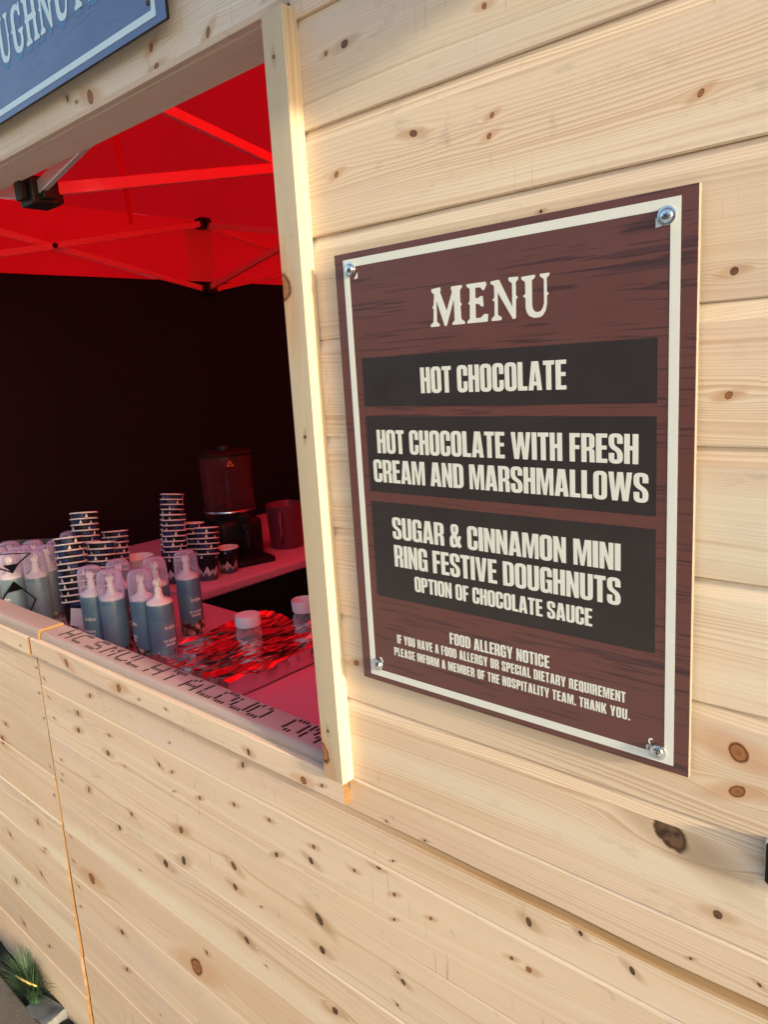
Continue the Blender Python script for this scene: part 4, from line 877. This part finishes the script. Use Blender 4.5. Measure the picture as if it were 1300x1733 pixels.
# ================================================================== drinks machine, jug, coil
DX, DY = -1.738, 1.062; fr = math.atan2(-1.0, .75)
dm = empty('drinks_machine', (DX, DY, TZ), 'black hot chocolate machine with a tall clear bowl', 'drinks machine', rz=RAD(75))
bm = bmesh.new(); box(bm, (-.085, -.11, .0), (.085, .10, .155), .018, seg=3); lathe(bm, [(.088, .150), (.092, .165), (.098, .178), (.098, .186), (.0, .187)], 40); obj('body', bm, M['black_plastic'], dm, 40)
bm = bmesh.new(); lathe(bm, [(.1005, .181), (.1025, .185), (.1005, .189)], 40, cap=False); obj('trim_ring', bm, M['zinc'], dm)
bm = bmesh.new(); lathe(bm, [(.094, .188), (.096, .21), (.101, .40)], 44, cap=False); bowl = obj('bowl', bm, M['bowl'], dm)
bm = bmesh.new(); lathe(bm, [(0, .190), (.020, .190), (.020, .33), (.030, .335), (.0, .34)], 20); obj('stirrer', bm, M['black_plastic'], dm)
bm = bmesh.new(); lathe(bm, [(.104, .398), (.105, .404), (.098, .412), (.03, .418), (.028, .432), (0, .434)], 44); obj('lid', bm, M['black_plastic'], dm, 40)
bm = bmesh.new(); box(bm, (-.02, -.165, .118), (.02, -.105, .150), .006); tube(bm, [(0, -.155, .125), (0, -.158, .06)], .013, 14); lathe(bm, [(0, .15), (.016, .15), (.024, .165), (.024, .175), (.012, .186), (0, .187)], 22, loc=(0, -.145, 0)); obj('tap', bm, M['black_plastic'], dm, 40)
bm = bmesh.new(); box(bm, (-.075, -.225, .0), (.075, -.108, .022), .006); 
for k in range(6): box(bm, (-.062+k*.021, -.215, .0215), (-.052+k*.021, -.118, .0245), .001)
obj('drip_tray', bm, M['black_plastic'], dm, 40)
me = shape_mesh([[(-.0135, 0), (.0135, 0), (0, .022)], [(-.0085, .003), (.0085, .003), (0, .017)]], .0004)
for v in me.vertices:
    x, y, z = v.co; R = .1012 + .0003 - y; a = -PI/2 - .19 + x/R; v.co = (R*cos(a), R*sin(a), z+.362)
obj('warning_sticker', me, M['orange'], dm)
jug = empty('measuring_jug', (-1.648, 1.262, TZ), 'white plastic jug right of the drinks machine, cut off by the post', 'jug', rz=-.9)
bm = bmesh.new(); lathe(bm, [(0, 0), (.062, 0), (.066, .004), (.074, .168), (.0765, .175), (.074, .1765), (.0715, .170), (.063, .008), (0, .007)], 40)
for v in bm.verts:
    if v.co.z > .15 and v.co.x < -.045 and abs(v.co.y) < .03: v.co.x -= .014*(1-abs(v.co.y)/.03)*(v.co.z-.15)/.026
obj('body', bm, M['jug'], jug, 50)
bm = bmesh.new(); tube(bm, [(.068, 0, .155), (.095, 0, .15), (.108, 0, .12), (.103, 0, .07), (.085, 0, .035), (.064, 0, .03)], .007, 10); obj('handle', bm, M['jug'], jug)
bm = bmesh.new(); pts = []
for k in range(70): a = k*.32; pts.append((.052*cos(a) + .006*sin(k*.7), .045*sin(a), .006 + .0016*k*.25 + .002*sin(k*1.3)))
tube(bm, pts, .0035, 8); tag(obj('cable_coil', bm, M['black_plastic'], None, False, (-1.80, .70, TZ)), 'coil of black cable lying left of the far cup stacks', 'cable')

# ================================================================== foil covered tray and jars
tr = empty('foil_tray', (-.82, .42, TZ), 'low metal tray under crumpled kitchen foil on the counter', 'tray')
X0, X1, Y0, Y1 = -.165, .163, -.205, .185
bm = bmesh.new(); vs = box(bm, (X0+.012, Y0+.012, .0), (X1-.012, Y1-.012, .022), .006); obj('pan', bm, M['tin'], tr, 40)
bm = bmesh.new(); nxx, nyy = 44, 20; g = []; fr_ = random.Random(33)
def rid(p, f, s): return 1 - abs(noise.noise((p[0]*f, p[1]*f*.45, s)))*2
for i in range(nxx+1):
    row = []
    for j in range(nyy+1):
        u, v = i/nxx, j/nyy; x = X0-.012 + (X1-X0+.024)*u; y = Y0-.012 + (Y1-Y0+.024)*v
        ed = min(u, 1-u)*(X1-X0), min(v, 1-v)*(Y1-Y0); e = min(ed)
        c, s = cos(.9), sin(.9); px, py = x*c+y*s, -x*s+y*c
        z = .036 + .0075*(rid((px, py), 7, 1)-.5) + .0060*(rid((py+.3, px), 13, 4)-.5) + .0012*(rid((px, py), 30, 7)-.5)
        z += (.0055 + .006*noise.noise((x*22, y*22, 6)))*math.exp(-((e-.018)/.009)**2)
        if e < .006: z = .004; x += (.5-u)*0.006; y += (.5-v)*.006
        x += .004*noise.noise((x*30, y*30, 3)); y += .004*noise.noise((x*30, y*30, 9))
        if 0 < i < nxx and 0 < j < nyy: x += fr_.uniform(-.0026, .0026); y += fr_.uniform(-.006, .006); z += fr_.uniform(-.0011, .0011)
        row.append(bm.verts.new((x, y, max(.0015, z))))
    g.append(row)
for i in range(nxx):
    for j in range(nyy):
        if fr_.random() < .5: q4 = ((g[i][j], g[i+1][j], g[i+1][j+1]), (g[i][j], g[i+1][j+1], g[i][j+1]))
        else: q4 = ((g[i][j], g[i+1][j], g[i][j+1]), (g[i+1][j], g[i+1][j+1], g[i][j+1]))
        for q3 in q4: bm.faces.new(q3)
obj('foil', bm, M['foil'], tr)
def jar(x, y, z, label, open_=False):
    j = empty('sauce_jar', (x, y, z), label, 'jar', 'white lidded jars on the foil')
    bm = bmesh.new(); lathe(bm, [(0, .001), (.030, .001), (.033, .004), (.0335, .030), (.029, .040), (.027, .046)], 30); obj('glass', bm, M['glass'], j, 50)
    bm = bmesh.new()
    if open_: lathe(bm, [(.0, .047), (.031, .047), (.0325, .049), (.0335, .078), (.0325, .079), (.031, .052), (0, .051)], 34)
    else: lathe(bm, [(.0, .047), (.0325, .047), (.0335, .049), (.0325, .072), (.031, .0745), (0, .0755)], 34)
    obj('lid', bm, M['white_plastic'], j, 40)
jar(-.868, .452, 1.058, 'closed white lidded clear jar standing in the middle of the foil')
jar(-.828, .612, 1.056, 'jar with a hollow white lid at the far foil edge by the post', True)

# ================================================================== by the foot of the wall
def tuft(name, x, y, z, n, H, spread, label):
    bm = bmesh.new(); col = bm.verts.layers.float_vector.new('tone') if False else None; rnd = random.Random(21); tones = []
    for k in range(n):
        a = rnd.uniform(0, 2*PI); rr = spread*.25*math.sqrt(rnd.random()); h = H*rnd.uniform(.6, 1.1); bend_ = rnd.uniform(.25, 1.0)*spread; w = rnd.uniform(.0009, .0017)
        bx, by = x+rr*cos(a), y+rr*sin(a)*.5; L = []; Rr = []; tn = rnd.random()
        for s in range(6):
            t = s/5; px = bx + cos(a)*bend_*t*t; py = by + sin(a)*bend_*t*t*.55; pz = z + h*(t - .35*t*t*bend_/spread); ww = w*(1-t*.9)
            if py > -.004: py = -.004
            L.append(bm.verts.new((px - sin(a)*ww, py + cos(a)*ww, pz))); Rr.append(bm.verts.new((px + sin(a)*ww, py - cos(a)*ww, pz))); tones += [tn*t]*2
        for s in range(5): bm.faces.new((L[s], Rr[s], Rr[s+1], L[s+1]))
    me = bpy.data.meshes.new(name); bm.to_mesh(me); bm.free(); at = me.attributes.new('tone', 'FLOAT', 'POINT'); at.data.foreach_set('value', tones); me.materials.append(M['grass'])
    o = bpy.data.objects.new(name, me); return tag(link(o), label, 'grass tuft')
tuft('grass_tuft', -1.395, -.036, .01, 620, .17, .12, 'tuft of thin blue green grass between the pavers and the stall wall')
bm = bmesh.new(); tube(bm, [(-1.405, -.070, .125), (-1.37, -.058, .117), (-1.335, -.043, .110)], [.0022, .003, .0022], 7); tag(obj('dry_stalk', bm, M['straw']), 'yellow dry stalk lying across the grass tuft', 'stalk')
def stone(x, y, z, s, label, seed):
    bm = bmesh.new(); bmesh.ops.create_icosphere(bm, subdivisions=4, radius=1)
    for v in bm.verts:
        c = v.co.copy(); v.co = Vector((max(-.62, min(.62, c.x)), max(-.6, min(.6, c.y)), max(-.55, min(.55, c.z)))) * (1+.18*noise.noise(c*1.4+Vector((seed, 0, 0)))+.05*noise.noise(c*6))
        v.co = Vector((v.co.x*s[0], v.co.y*s[1], v.co.z*s[2]))
    o = obj('stone', bm, M['stone'], None, 35, (x, y, z)); o.rotation_euler = (.1, -.12, seed); return tag(o, label, 'stone', 'pale stones in the planting strip')
stone(-1.322, -.035, .014, (.095, .05, .04), 'large flat pale stone right of the grass tuft', .15)
stone(-1.165, -.033, .008, (.06, .045, .035), 'smaller pale stone at the foot of the joint in the wall', .5)
stone(-1.85, -.035, .004, (.07, .04, .03), 'pale stone left of the grass tuft, near the path edge', .9)
# black outlet box at the right edge
ob = empty('socket_box', (.531, 0, 1.281), 'black rounded socket box on the wall at the right picture edge', 'socket box')
bm = bmesh.new(); box(bm, (-.0435, -.010, -.019), (.05, -.002, .022), .0035, seg=3); obj('case', bm, M['black_plastic'], ob, 40)
bm = bmesh.new(); box(bm, (-.045, -.003, -.0205), (.0515, .0, .0235), .001); obj('back_plate', bm, M['zinc'], ob)

# ================================================================== boards added across the path, out of view, to cut low daylight
fe = empty('daylight_blocker', (-1.5, -4.6, 0), 'added unseen dark board fence across the path, holding back daylight', 'fence')
bm = bmesh.new()
for k in range(70):
    x = -7 + k*.15; box(bm, (x, -.012, 0), (x+.143, .012, 3.0 + .01*(k % 3)), .003)
obj('board_panel', bm, M['fence'], fe)
for k in range(5):
    bm = bmesh.new(); box(bm, (-7 + k*2.6, -.13, -.03), (-6.9 + k*2.6, -.013, 3.05), .005); obj('post', bm, M['fence'], fe)
